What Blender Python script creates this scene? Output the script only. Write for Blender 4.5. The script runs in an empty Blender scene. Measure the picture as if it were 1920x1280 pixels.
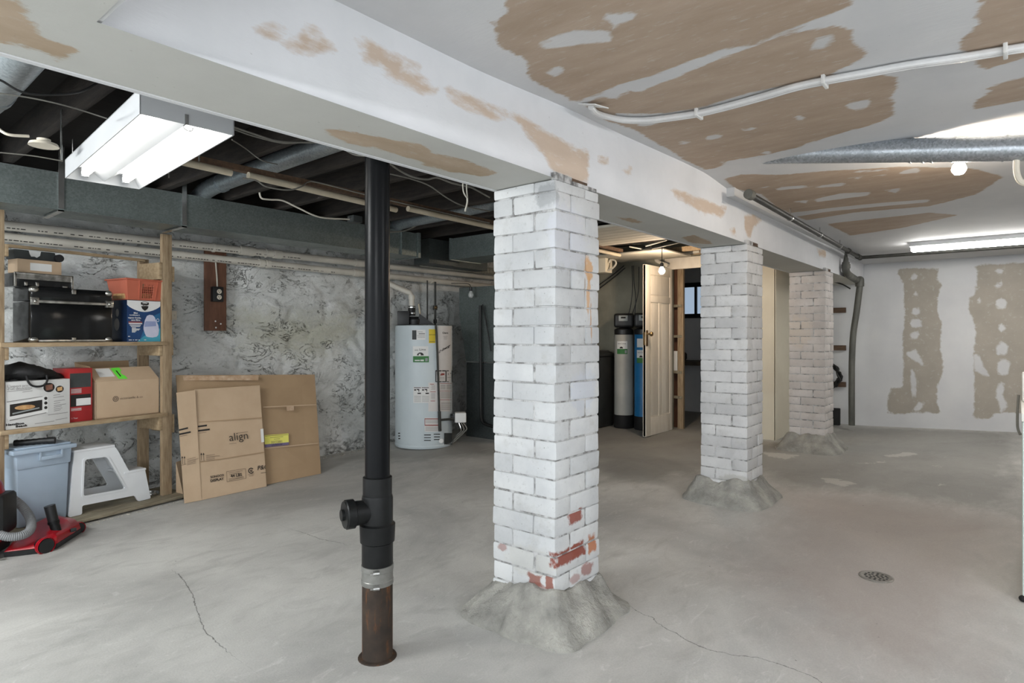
import bpy, bmesh, math, random
import numpy as np
from mathutils import Vector, Matrix, noise as mnoise
from mathutils.geometry import tessellate_polygon

random.seed(7)
C = bpy.context.scene.collection
PI = math.pi
R = math.radians

# ------------------------------------------------------------------ survey of the place
F, CX, HY, EYE = 1146.3, 960.0, 630.0, 1.16       # focal length, principal column, horizon row, eye height
YAW = R(39.656)
SN, CS = math.sin(YAW), math.cos(YAW)

def ray(x, y):
    r = (x - CX) / F
    return (CS + r * SN, SN - r * CS, -(y - HY) / F)
def at_z(x, y, z=0.0):
    d = ray(x, y); t = (z - EYE) / d[2]
    return Vector((t * d[0], t * d[1], z))
def at_y(x, y, Y):
    d = ray(x, y); t = Y / d[1]
    return Vector((t * d[0], Y, EYE + t * d[2]))
def at_x(x, y, X):
    d = ray(x, y); t = X / d[0]
    return Vector((X, t * d[1], EYE + t * d[2]))
def ground(X, Y):                                  # the slab rises a little to the far right corner
    a = max(0.0, X - 1.9)
    return .018 * a + max(0.0, 1.4 - Y) * a * .007

# ------------------------------------------------------------------ materials
def lin(c):
    return tuple(((v / 255) / 12.92 if v / 255 <= .04045 else ((v / 255 + .055) / 1.055) ** 2.4) for v in c) + (1.0,)

class NT:
    def __init__(s, name):
        s.m = bpy.data.materials.new(name); s.m.use_nodes = True
        s.t = s.m.node_tree; s.b = s.t.nodes['Principled BSDF']
    def n(s, kind, **kw):
        nd = s.t.nodes.new(kind)
        for k, v in kw.items():
            if k.startswith('_'):
                setattr(nd, k[1:], v)
            else:
                key = int(k[1:]) if k[0] == 'i' and k[1:].isdigit() else k
                s.put(nd.inputs[key], v)
        return nd
    def put(s, sock, v):
        if isinstance(v, bpy.types.NodeSocket): s.t.links.new(v, sock)
        elif isinstance(v, bpy.types.Node): s.t.links.new(v.outputs[0], sock)
        else: sock.default_value = v
    def coord(s, scale=(1, 1, 1)):
        tc = s.n('ShaderNodeTexCoord')
        mp = s.n('ShaderNodeMapping', Vector=tc.outputs['Object']); mp.inputs['Scale'].default_value = scale
        return mp.outputs[0]
    def noise(s, co, scale, detail=6, rough=.6, dist=0.0):
        return s.n('ShaderNodeTexNoise', Vector=co, Scale=scale, Detail=detail, Roughness=rough, Distortion=dist).outputs[0]
    def ramp(s, fac, lo, hi, a=0.0, b=1.0):
        return s.n('ShaderNodeMapRange', Value=fac, i1=lo, i2=hi, i3=a, i4=b).outputs[0]
    def mix(s, fac, a, b, mode='MIX'):
        nd = s.n('ShaderNodeMix', _data_type='RGBA', _blend_type=mode)
        s.put(nd.inputs[0], fac); s.put(nd.inputs[6], a); s.put(nd.inputs[7], b)
        return nd.outputs[2]
    def math(s, op, a, b=0.0, c=0.0):
        return s.n('ShaderNodeMath', _operation=op, i0=a, i1=b, i2=c).outputs[0]
    def attr(s, name):
        return s.n('ShaderNodeAttribute', _attribute_name=name).outputs['Fac']
    def bump(s, h, strength=.3, dist=.01, normal=None):
        nd = s.n('ShaderNodeBump', Height=h, Strength=strength, Distance=dist)
        if normal is not None: s.put(nd.inputs['Normal'], normal)
        return nd.outputs[0]
    def out(s, col=None, rough=None, metal=None, normal=None, spec=None):
        for k, v in (('Base Color', col), ('Roughness', rough), ('Metallic', metal), ('Normal', normal), ('Specular IOR Level', spec)):
            if v is not None: s.put(s.b.inputs[k], v)
        return s.m

def mat(name, c1, c2=None, scale=6, detail=6, rough=.6, metal=0.0, bump=0.0, bscale=60, stretch=(1, 1, 1), lo=.35, hi=.65, spec=.4, bdist=.004):
    t = NT(name); co = t.coord(stretch)
    if c2 is None: c2 = tuple(max(0, v * .9) for v in c1)
    col = t.mix(t.ramp(t.noise(co, scale, detail), lo, hi), lin(c1), lin(c2))
    nm = t.bump(t.noise(co, bscale, 5), bump, bdist) if bump else None
    return t.out(col, rough, metal, nm, spec)

def glow(name, col, strength, base=(255, 255, 255)):
    t = NT(name)
    t.out(lin(base), .4)
    t.b.inputs['Emission Color'].default_value = lin(col); t.b.inputs['Emission Strength'].default_value = strength
    return t.m

def patched(name, base, patch, streak=(1, 1, 1), amp=.035, edge=.006, base2=None, patch2=None, rough=.75):
    """plasterboard: 'brown' = distance to bare board patches, 'white' = distance to filler daubed over them"""
    t = NT(name); co = t.coord((1, 1, 1)); st = t.coord(streak)
    big = t.noise(co, 2.2, 5); rag = t.noise(st, 14, 8, .7); rag2 = t.noise(st, 5, 4, .6)
    wob = t.math('ADD', t.math('MULTIPLY', t.math('SUBTRACT', rag, .5), amp * 2), t.math('MULTIPLY', t.math('SUBTRACT', rag2, .5), amp * 1.6))
    bm_ = t.ramp(t.math('ADD', t.attr('brown'), wob), edge, -edge)
    wm = t.ramp(t.math('ADD', t.attr('white'), t.math('MULTIPLY', wob, .75)), edge, -edge)
    c_base = t.mix(t.ramp(big, .35, .7), lin(base), lin(base2 or tuple(v * .95 for v in base)))
    c_pat = t.mix(t.ramp(t.noise(st, 3.2, 6), .3, .7), lin(patch), lin(patch2 or tuple(v * .93 for v in patch)))
    smear = t.math('MULTIPLY', t.ramp(rag, .56, .72), .35)
    c_pat = t.mix(smear, c_pat, lin(base))
    keep = t.math('MULTIPLY', bm_, t.math('SUBTRACT', 1.0, t.math('MULTIPLY', wm, .92)))
    col = t.mix(keep, c_base, c_pat)
    speck = t.ramp(t.noise(co, 55, 2), .74, .78)
    col = t.mix(t.math('MULTIPLY', speck, .25), col, lin((110, 105, 98)))
    nm = t.bump(t.math('ADD', t.math('MULTIPLY', keep, -.6), t.math('MULTIPLY', t.noise(st, 22, 6), .5)), .25, .006)
    return t.out(col, rough, 0, nm, .25)

M = {}
M['ceiling'] = patched('ceiling_plasterboard', (206, 206, 207), (178, 160, 143), (4, 1.2, 1), .022, .006, (195, 196, 198), (164, 145, 127))
M['beam'] = patched('beam_plaster', (224, 225, 228), (204, 186, 169), (1, 3, 3), .03, .012, (211, 213, 216), (192, 174, 157))
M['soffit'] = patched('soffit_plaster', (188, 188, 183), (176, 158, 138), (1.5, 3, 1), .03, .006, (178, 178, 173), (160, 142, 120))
M['farwall'] = patched('far_wall_plaster', (206, 207, 208), (168, 161, 151), (1, 1.6, 1.6), .03, .008, (196, 197, 200), (158, 152, 142))

def floor_mat():
    t = NT('floor_concrete'); co = t.coord(); st = t.coord((1, 2.2, 1))
    n1 = t.noise(co, .9, 7, .62, .6); n2 = t.noise(st, 3.2, 8, .66, .8); n3 = t.noise(co, 140, 2, .5)
    col = t.mix(t.ramp(n1, .32, .68), lin((164, 163, 160)), lin((208, 207, 202)))
    col = t.mix(t.math('MULTIPLY', t.ramp(n2, .5, .72), .55), col, lin((150, 149, 145)))
    col = t.mix(t.math('MULTIPLY', t.ramp(t.noise(st, 7, 6, .7, 1.5), .58, .7), .45), col, lin((216, 215, 212)))
    wob = t.math('MULTIPLY', t.math('SUBTRACT', t.noise(st, 3.5, 7, .65), .5), .5)
    old = t.ramp(t.math('ADD', t.attr('old'), wob), .13, -.13)
    col = t.mix(t.math('MULTIPLY', old, .62), col, lin((124, 123, 118)))  # older concrete, plus the painted shade by the water heater
    pink = t.ramp(t.math('ADD', t.attr('pink'), wob), .25, -.25)
    col = t.mix(t.math('MULTIPLY', pink, .7), col, lin((158, 147, 140)))
    scr = t.ramp(t.math('ADD', t.attr('scrap'), t.math('MULTIPLY', t.math('SUBTRACT', t.noise(co, 14, 7, .72), .5), .2)), .008, -.008)
    col = t.mix(t.math('MULTIPLY', scr, .55), col, lin((205, 203, 196)))
    spots = t.ramp(t.noise(co, 30, 2, .5), .77, .79)
    col = t.mix(t.math('MULTIPLY', spots, .5), col, lin((80, 78, 74)))
    ck = t.math('ABSOLUTE', t.math('ADD', t.attr('crack'), t.math('MULTIPLY', t.math('SUBTRACT', t.noise(co, 22, 6, .75), .5), .035)))
    crack = t.ramp(ck, .0025, .0008)
    col = t.mix(t.math('MULTIPLY', crack, .75), col, lin((62, 60, 57)))
    col = t.mix(t.ramp(n3, .3, .8, 0, .16), col, lin((95, 94, 91)))
    h = t.math('ADD', t.math('MULTIPLY', n2, .6), t.math('SUBTRACT', t.math('MULTIPLY', n3, .12), t.math('MULTIPLY', crack, .4)))
    return t.out(col, t.ramp(n2, .3, .7, .72, .5), 0, t.bump(h, .35, .012), .35)
M['floor'] = floor_mat()

def stone_mat():
    t = NT('parged_stone'); co = t.coord(); st = t.coord((1, 1, 1.7))
    z = t.n('ShaderNodeSeparateXYZ', Vector=t.n('ShaderNodeTexCoord').outputs['Object'])
    n1 = t.noise(co, 1.6, 7, .65, .5); n2 = t.noise(st, 7, 8, .7, .8)
    col = t.mix(t.ramp(n1, .35, .66), lin((192, 194, 191)), lin((226, 228, 227)))
    col = t.mix(t.math('MULTIPLY', t.ramp(n2, .54, .72), .6), col, lin((118, 120, 119)))
    col = t.mix(t.math('MULTIPLY', t.ramp(t.noise(st, 3.3, 7, .7), .58, .68), .8), col, lin((226, 227, 228)))
    yl = t.ramp(t.math('ADD', t.attr('yellow'), t.math('MULTIPLY', t.math('SUBTRACT', n2, .5), .5)), .15, -.1)
    col = t.mix(t.math('MULTIPLY', yl, .55), col, lin((164, 162, 134)))
    # crinkled cracks in the parging: thin bands where a warped noise crosses its middle
    c1 = t.math('ABSOLUTE', t.math('SUBTRACT', t.noise(st, 3.8, 8, .72, 1.4), .5))
    gate = t.ramp(t.noise(co, 4.2, 4), .5, .58)
    crack = t.math('MULTIPLY', t.ramp(c1, .012, .003), gate)
    col = t.mix(t.math('MULTIPLY', crack, .85), col, lin((52, 53, 52)))
    pit = t.math('MULTIPLY', t.ramp(t.noise(co, 24, 5, .65), .64, .68), t.ramp(t.noise(co, 3, 3), .45, .6))
    col = t.mix(t.math('MULTIPLY', pit, .7), col, lin((66, 67, 66)))
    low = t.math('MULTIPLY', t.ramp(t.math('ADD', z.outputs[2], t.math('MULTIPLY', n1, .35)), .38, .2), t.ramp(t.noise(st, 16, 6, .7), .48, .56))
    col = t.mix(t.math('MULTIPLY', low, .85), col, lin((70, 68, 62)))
    h = t.math('SUBTRACT', t.math('ADD', t.math('MULTIPLY', n2, .8), t.math('MULTIPLY', t.noise(co, 40, 5), .35)), t.math('ADD', t.math('MULTIPLY', crack, .6), t.math('MULTIPLY', pit, .4)))
    return t.out(col, .9, 0, t.bump(h, .8, .025), .15)
M['stone'] = stone_mat()

def brick_mat(name, white, white2, origin, stains=()):
    """painted brick; 'peel' per corner says how far the paint has come off; stains = (centre, radii, colour, strength) in metres"""
    t = NT(name); co = t.coord()
    n1 = t.noise(co, 5, 6, .6); n2 = t.noise(co, 38, 6, .68)
    col = t.mix(t.ramp(n1, .35, .65), lin(white), lin(white2))
    col = t.mix(t.attr('tone'), col, lin(tuple(v * .86 for v in white2)))
    col = t.mix(t.ramp(n2, .58, .7, 0, .35), col, lin(tuple(v * .72 for v in white)))
    col = t.mix(t.ramp(t.noise(co, 9, 7, .7), .56, .7, 0, .3), col, lin((158, 156, 150)))
    pk = t.math('ADD', t.attr('peel'), t.math('MULTIPLY', t.math('SUBTRACT', t.noise(co, 20, 7, .68), .5), 1.3))
    red = t.mix(t.ramp(n2, .4, .6), lin((132, 74, 62)), lin((112, 60, 52)))
    red = t.mix(t.ramp(t.noise(co, 60, 4), .55, .65, 0, .6), red, lin((176, 160, 152)))
    col = t.mix(t.ramp(pk, .62, .68), col, red)
    for c, r_, k, s_ in stains:
        d = t.n('ShaderNodeVectorMath', _operation='SUBTRACT', i0=t.n('ShaderNodeTexCoord').outputs['Object'], i1=tuple(Vector(c) - Vector(origin))).outputs[0]
        d = t.n('ShaderNodeVectorMath', _operation='DIVIDE', i0=d, i1=r_).outputs[0]
        if s_ >= .85:
            sp_ = t.n('ShaderNodeSeparateXYZ', Vector=t.n('ShaderNodeVectorMath', _operation='ABSOLUTE', i0=d).outputs[0])
            L = t.math('MAXIMUM', sp_.outputs[0], t.math('MAXIMUM', sp_.outputs[1], sp_.outputs[2]))
        else: L = t.n('ShaderNodeVectorMath', _operation='LENGTH', i0=d).outputs['Value']
        L = t.math('ADD', L, t.math('MULTIPLY', t.math('SUBTRACT', t.noise(co, 26, 6, .7), .5), 1.6))
        col = t.mix(t.math('MULTIPLY', t.ramp(L, 1.05, .75), s_), col, lin(k))
    fl = t.ramp(t.noise(co, 70, 3), .7, .73, 0, .6)
    col = t.mix(fl, col, lin((120, 116, 112)))
    return t.out(col, .8, 0, t.bump(n2, .45, .006), .25)

rx = 2.16
M['brick1'] = brick_mat('painted_brick_near', (207, 208, 208), (190, 192, 194), (2.085, 1.538, 0), stains=(
    ((rx, 1.37, 1.44), (.035, .05, .06), (196, 150, 98), .8), ((rx, 1.37, 1.33), (.014, .05, .10), (196, 152, 104), .75),
    ((rx + .02, 1.37, 1.22), (.006, .05, .10), (176, 130, 84), .7), ((rx - .03, 1.37, 1.36), (.006, .05, .05), (150, 128, 104), .6),
    ((1.925, 1.42, 1.71), (.04, .06, .05), (150, 152, 154), .7), ((2.12, 1.37, .93), (.10, .05, .10), (188, 192, 200), .8),
    ((2.0, 1.37, 1.55), (.16, .06, .14), (196, 198, 206), .6), ((1.92, 1.5, .26), (.06, .14, .07), (188, 184, 170), .25)) + tuple(
    (tuple(at_y(x, y, 1.378)), (rx_, .03, rz_), k_, s_) for x, y, rx_, rz_, k_, s_ in (
        (1080, 968, .05, .026, (138, 78, 66), .95), (1062, 1042, .085, .03, (134, 74, 62), .97), (1084, 1030, .05, .03, (134, 74, 62), .97), (1110, 1018, .03, .04, (168, 104, 66), .9),
        (1100, 1066, .05, .03, (140, 88, 80), .75), (1078, 1084, .04, .02, (150, 104, 96), .6))) + tuple(
    (tuple(at_x(x, y, 1.925)), (.02, ry_, rz_), (136, 80, 66), s_) for x, y, ry_, rz_, s_ in (
        (1003, 1086, .035, .022, .85), (1030, 1092, .02, .03, .9), (942, 1026, .03, .018, .6), (1012, 1098, .03, .012, .6))))
M['brick2'] = brick_mat('painted_brick_middle', (208, 208, 208), (190, 190, 191), (4.2525, 1.538, ground(4.2, 1.5)), stains=(
    ((4.09, 1.46, .2), (.05, .12, .04), (170, 168, 162), .6),))
M['brick3'] = brick_mat('painted_brick_far', (204, 199, 196), (186, 180, 176), (6.37, 1.538, ground(6.3, 1.5)), stains=(
    ((6.21, 1.6, 1.2), (.05, .12, .16), (198, 188, 176), .6), ((6.21, 1.45, .2), (.06, .1, .04), (120, 114, 108), .7)))
M['mortar'] = mat('painted_mortar', (190, 190, 190), (118, 117, 115), 24, 6, .9, bump=.6, bscale=70, lo=.42, hi=.62)
M['footing'] = mat('rough_footing_concrete', (178, 176, 168), (116, 115, 111), 7, 9, .94, bump=1.0, bscale=42, bdist=.016, lo=.3, hi=.72)
M['wood'] = mat('rough_pine', (176, 156, 126), (140, 118, 90), 5, 7, .75, bump=.3, bscale=22, stretch=(2, 9, 9), lo=.3, hi=.7)
M['wood_v'] = mat('rough_pine_upright', (172, 152, 124), (130, 109, 84), 5, 7, .75, bump=.3, bscale=22, stretch=(12, 12, 1.5), lo=.3, hi=.7)
M['wood_grey'] = mat('weathered_pine', (150, 142, 122), (116, 106, 88), 4, 7, .85, bump=.3, bscale=20, stretch=(1.5, 9, 9))
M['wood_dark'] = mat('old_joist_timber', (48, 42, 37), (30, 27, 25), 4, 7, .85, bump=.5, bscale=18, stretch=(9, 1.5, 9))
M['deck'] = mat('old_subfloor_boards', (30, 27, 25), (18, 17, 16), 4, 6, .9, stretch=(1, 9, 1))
M['redwood'] = mat('reddish_brown_board', (112, 78, 60), (92, 62, 48), 4, 6, .7, bump=.15, stretch=(9, 9, 1.5))
M['ledge'] = mat('brown_cleat', (98, 76, 58), (74, 58, 46), 6, 6, .75, stretch=(6, 1.5, 6))
def galv(name, a, b, rough=.42, metal=.75):
    t = NT(name); co = t.coord()
    v = t.n('ShaderNodeTexVoronoi', Vector=co, Scale=120.0, Randomness=1.0)
    f = t.n('ShaderNodeSeparateColor', Color=v.outputs['Color']).outputs[0]
    n = t.noise(co, 5, 6)
    col = t.mix(f, lin(a), lin(b)); col = t.mix(t.ramp(n, .5, .75, 0, .5), col, lin(tuple(x * .75 for x in a)))
    return t.out(col, t.ramp(n, .3, .7, rough - .06, rough + .12), metal, None, .5)
M['galv'] = galv('galvanised_sheet', (138, 147, 145), (118, 127, 126))
M['galv_round'] = galv('galvanised_pipe', (168, 176, 180), (140, 148, 152), .38)
M['galv_vent'] = galv('galvanised_vent', (196, 202, 208), (160, 166, 172), .34, .8)
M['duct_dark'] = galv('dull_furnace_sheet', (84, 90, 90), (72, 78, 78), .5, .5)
M['foil'] = mat('crumpled_foil', (215, 215, 205), (150, 150, 142), 40, 5, .28, .85, bump=1.0, bscale=45, bdist=.02)
M['pvc'] = mat('white_pvc', (206, 202, 192), (188, 184, 174), 3, 5, .4)
M['pvc_cream'] = mat('cream_pipe', (196, 186, 166), (172, 160, 138), 3, 5, .5)
M['print_dark'] = mat('dark_print', (58, 56, 52), (48, 46, 43))
M['abs'] = mat('black_abs', (13, 14, 15), (19, 20, 22), 3, 4, .28, spec=.1)
M['abs_dull'] = mat('black_fitting', (15, 16, 17), (26, 27, 27), 9, 5, .4, spec=.2)
M['clamp_band'] = mat('steel_coupling_band', (150, 150, 146), (120, 119, 115), 12, 5, .35, .6)
M['steel'] = mat('bright_steel', (200, 200, 198), (170, 170, 168), 8, 4, .25, .9)
def rust_mat():
    t = NT('rusty_cast_iron'); co = t.coord(); st = t.coord((1, 1, .18))
    n = t.noise(st, 30, 6, .7); n2 = t.noise(co, 12, 6)
    col = t.mix(t.ramp(n2, .35, .65), lin((44, 38, 33)), lin((64, 52, 43)))
    col = t.mix(t.ramp(n, .54, .68, 0, .9), col, lin((110, 68, 36)))
    col = t.mix(t.ramp(n, .655, .70, 0, .95), col, lin((206, 150, 76)))
    return t.out(col, .75, .1, t.bump(n2, .4, .004), .3)
M['rust'] = rust_mat()
M['black_iron'] = mat('black_iron_pipe', (46, 46, 44), (66, 66, 62), 14, 5, .5, .3)
M['grey_iron'] = mat('grey_iron_pipe', (84, 84, 80), (110, 110, 104), 10, 5, .55, .3, stretch=(1, 1, .3))
M['cable_white'] = mat('white_cable', (206, 202, 190), (188, 184, 172), 5)
M['cable_grey'] = mat('grey_cable', (128, 126, 118), (108, 106, 100), 5)
M['cable_black'] = mat('black_cable', (22, 22, 22), (30, 30, 30), 5, rough=.5)
M['fixture'] = mat('white_enamel', (192, 194, 196), (184, 186, 188), 2, 3, .4)
M['tube_glow'] = glow('fluorescent_tube', (255, 252, 244), 4.2)
M['strip_glow'] = glow('fluorescent_strip', (255, 252, 246), 18)
M['fill_left'] = glow('fill_tube_left', (250, 252, 250), 170); M['fill_right'] = glow('fill_tube_right', (250, 252, 255), 44); M['fill_back'] = glow('fill_tube_back', (250, 252, 255), 80)  # glow of the fill tubes added outside the view
M['bulb_glow'] = glow('warm_bulb', (255, 238, 216), 230)
M['bulb_warm'] = glow('warmer_bulb', (255, 228, 198), 300)
M['dead_bulb'] = mat('clear_dead_bulb', (190, 192, 190), (170, 172, 170), 3, rough=.1, spec=.8)
M['heater'] = mat('pale_grey_enamel', (196, 206, 210), (188, 198, 203), 2, 4, .38)
M['paper'] = mat('white_paper', (222, 222, 220), (214, 214, 212), 5, rough=.6)
M['paper_pink'] = mat('pale_pink_paper', (214, 211, 209), (206, 203, 201), 5, rough=.6)
M['yellow'] = mat('yellow_label', (214, 190, 60), (204, 180, 50), 5, rough=.6)
M['yellow_pale'] = mat('pale_yellow_label', (226, 222, 112), (216, 210, 100), 5, rough=.6)
M['purple'] = mat('purple_band', (112, 100, 132), (104, 92, 124), 5, rough=.6)
M['green'] = mat('green_label', (62, 122, 66), (52, 108, 58), 5, rough=.6)
M['neon'] = mat('neon_green_sticker', (112, 236, 74), (98, 222, 62), 5, rough=.6)
M['redink'] = mat('red_ink', (150, 72, 64), (138, 62, 56), 5)
M['black_ink'] = mat('black_ink', (34, 31, 29), (40, 37, 34), 5)
M['grey_ink'] = mat('grey_ink', (140, 138, 136), (128, 126, 124), 5)
M['brown_ink'] = mat('brown_ink', (104, 88, 74), (96, 80, 66), 5)
M['black_plastic'] = mat('black_plastic', (26, 27, 28), (34, 35, 36), 8, 4, .42)
M['black_matt'] = mat('black_matt', (20, 20, 21), (28, 28, 29), 8, 4, .7)
M['panel_grey'] = mat('grey_screen', (150, 156, 156), (136, 142, 142), 8, rough=.3)
M['tank_grey'] = mat('grey_fibreglass', (172, 172, 166), (156, 156, 150), 3, 4, .5)
M['tank_blue'] = mat('blue_fibreglass', (34, 116, 170), (28, 100, 150), 3, 4, .45)
M['bin_black'] = mat('dark_brine_tub', (40, 42, 42), (52, 54, 54), 5, 4, .5)
M['door'] = mat('cream_door_paint', (232, 225, 212), (220, 212, 198), 3, 6, .5, bump=.1, stretch=(4, 4, 1))
M['cream'] = mat('cream_board', (220, 214, 196), (210, 203, 185), 2, 5, .7)
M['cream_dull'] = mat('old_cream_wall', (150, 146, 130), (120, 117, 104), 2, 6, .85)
M['tile'] = mat('white_board_ceiling', (214, 208, 194), (196, 190, 176), 3, 5, .8)
M['brass'] = mat('aged_brass', (150, 124, 88), (112, 90, 62), 20, 4, .35, .8)
M['card'] = mat('brown_cardboard', (192, 168, 141), (182, 158, 131), 3, 5, .8, bump=.06, bscale=90)
M['card_dark'] = mat('darker_cardboard', (166, 141, 111), (156, 131, 102), 3, 5, .8, bump=.06, bscale=90)
M['card_edge'] = mat('cardboard_edge', (128, 102, 78), (116, 92, 70), 30, 4, .9)
M['card_grey'] = mat('greyish_cardboard', (170, 154, 134), (158, 142, 122), 3, 5, .8)
M['tape'] = mat('clear_brown_tape', (170, 140, 110), (196, 172, 148), 20, 5, .18, spec=.7)
M['trunk'] = mat('glossy_black_vinyl', (14, 15, 16), (20, 21, 22), 6, 5, .13, bump=.12, bscale=12, spec=.45)
M['chrome'] = mat('worn_chrome', (214, 212, 206), (150, 148, 142), 26, 5, .22, .9)
M['charcoal'] = mat('charcoal_case', (62, 66, 66), (52, 55, 55), 6, 4, .6)
M['basket'] = mat('terracotta_plastic', (190, 106, 84), (178, 96, 74), 4, 4, .42)
M['navy'] = mat('navy_print', (22, 52, 96), (26, 72, 118), 5, 3, .35)
M['teal'] = mat('teal_print', (52, 142, 168), (70, 158, 180), 5, 3, .35)
M['midblue'] = mat('midblue_print', (34, 92, 136), (40, 106, 150), 5, 3, .35)
M['navy_side'] = mat('dark_navy_side', (18, 36, 62), (14, 28, 50), 5, 3, .35)
M['lilac'] = mat('pale_lilac', (206, 206, 222), (190, 192, 212), 9, 3, .35)
M['bluegrey'] = mat('bluegrey_print', (148, 160, 196), (138, 150, 188), 9, 3, .35)
M['box_red'] = mat('red_carton', (164, 40, 40), (148, 34, 36), 5, 3, .45)
M['box_white'] = mat('white_carton', (206, 206, 204), (196, 196, 194), 3, 4, .5)
M['tan'] = mat('baked_tan', (206, 168, 118), (176, 130, 84), 40, 4, .6)
M['meat'] = mat('pinkish_food', (150, 104, 86), (116, 78, 64), 40, 4, .6)
M['bag'] = mat('black_fabric', (22, 22, 23), (34, 34, 35), 14, 5, .65, bump=.5, bscale=20, bdist=.01)
M['bin_blue'] = mat('slate_blue_plastic', (164, 180, 196), (156, 172, 188), 3, 4, .42)
M['stool'] = mat('white_plastic', (226, 229, 232), (218, 221, 224), 3, 4, .3)
M['red'] = mat('red_vacuum_plastic', (168, 22, 36), (150, 18, 30), 4, 4, .28)
M['hose'] = mat('grey_hose', (136, 138, 140), (122, 124, 126), 5, 4, .5)
M['dryer'] = mat('mint_white_enamel', (208, 222, 216), (202, 216, 210), 2, 3, .35)
M['dryer_top'] = mat('ivory_enamel', (228, 228, 220), (220, 220, 212), 2, 3, .35)
M['drain'] = mat('drain_iron', (146, 142, 136), (120, 116, 110), 30, 4, .6, .4)
M['hole'] = mat('dark_hole', (16, 15, 14), (20, 19, 18))
M['tubing'] = mat('clear_vinyl_tubing', (214, 214, 214), (200, 200, 200), 8, 4, .2, spec=.7)
M['ivory'] = mat('ivory_plastic', (214, 206, 190), (204, 196, 180), 5)
M['window'] = glow('frosted_window_light', (186, 208, 232), .34, (200, 210, 220))
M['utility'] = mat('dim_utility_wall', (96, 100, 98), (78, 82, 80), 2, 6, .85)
M['debris'] = mat('plaster_crumbs', (206, 202, 192), (150, 146, 136), 60)
M['wall_paint'] = mat('white_wall_paint', (204, 205, 206), (196, 197, 198), 2, 5, .75)
M['umber'] = mat('dark_furring', (74, 66, 56), (58, 52, 46), 5, 5, .85)

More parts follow.
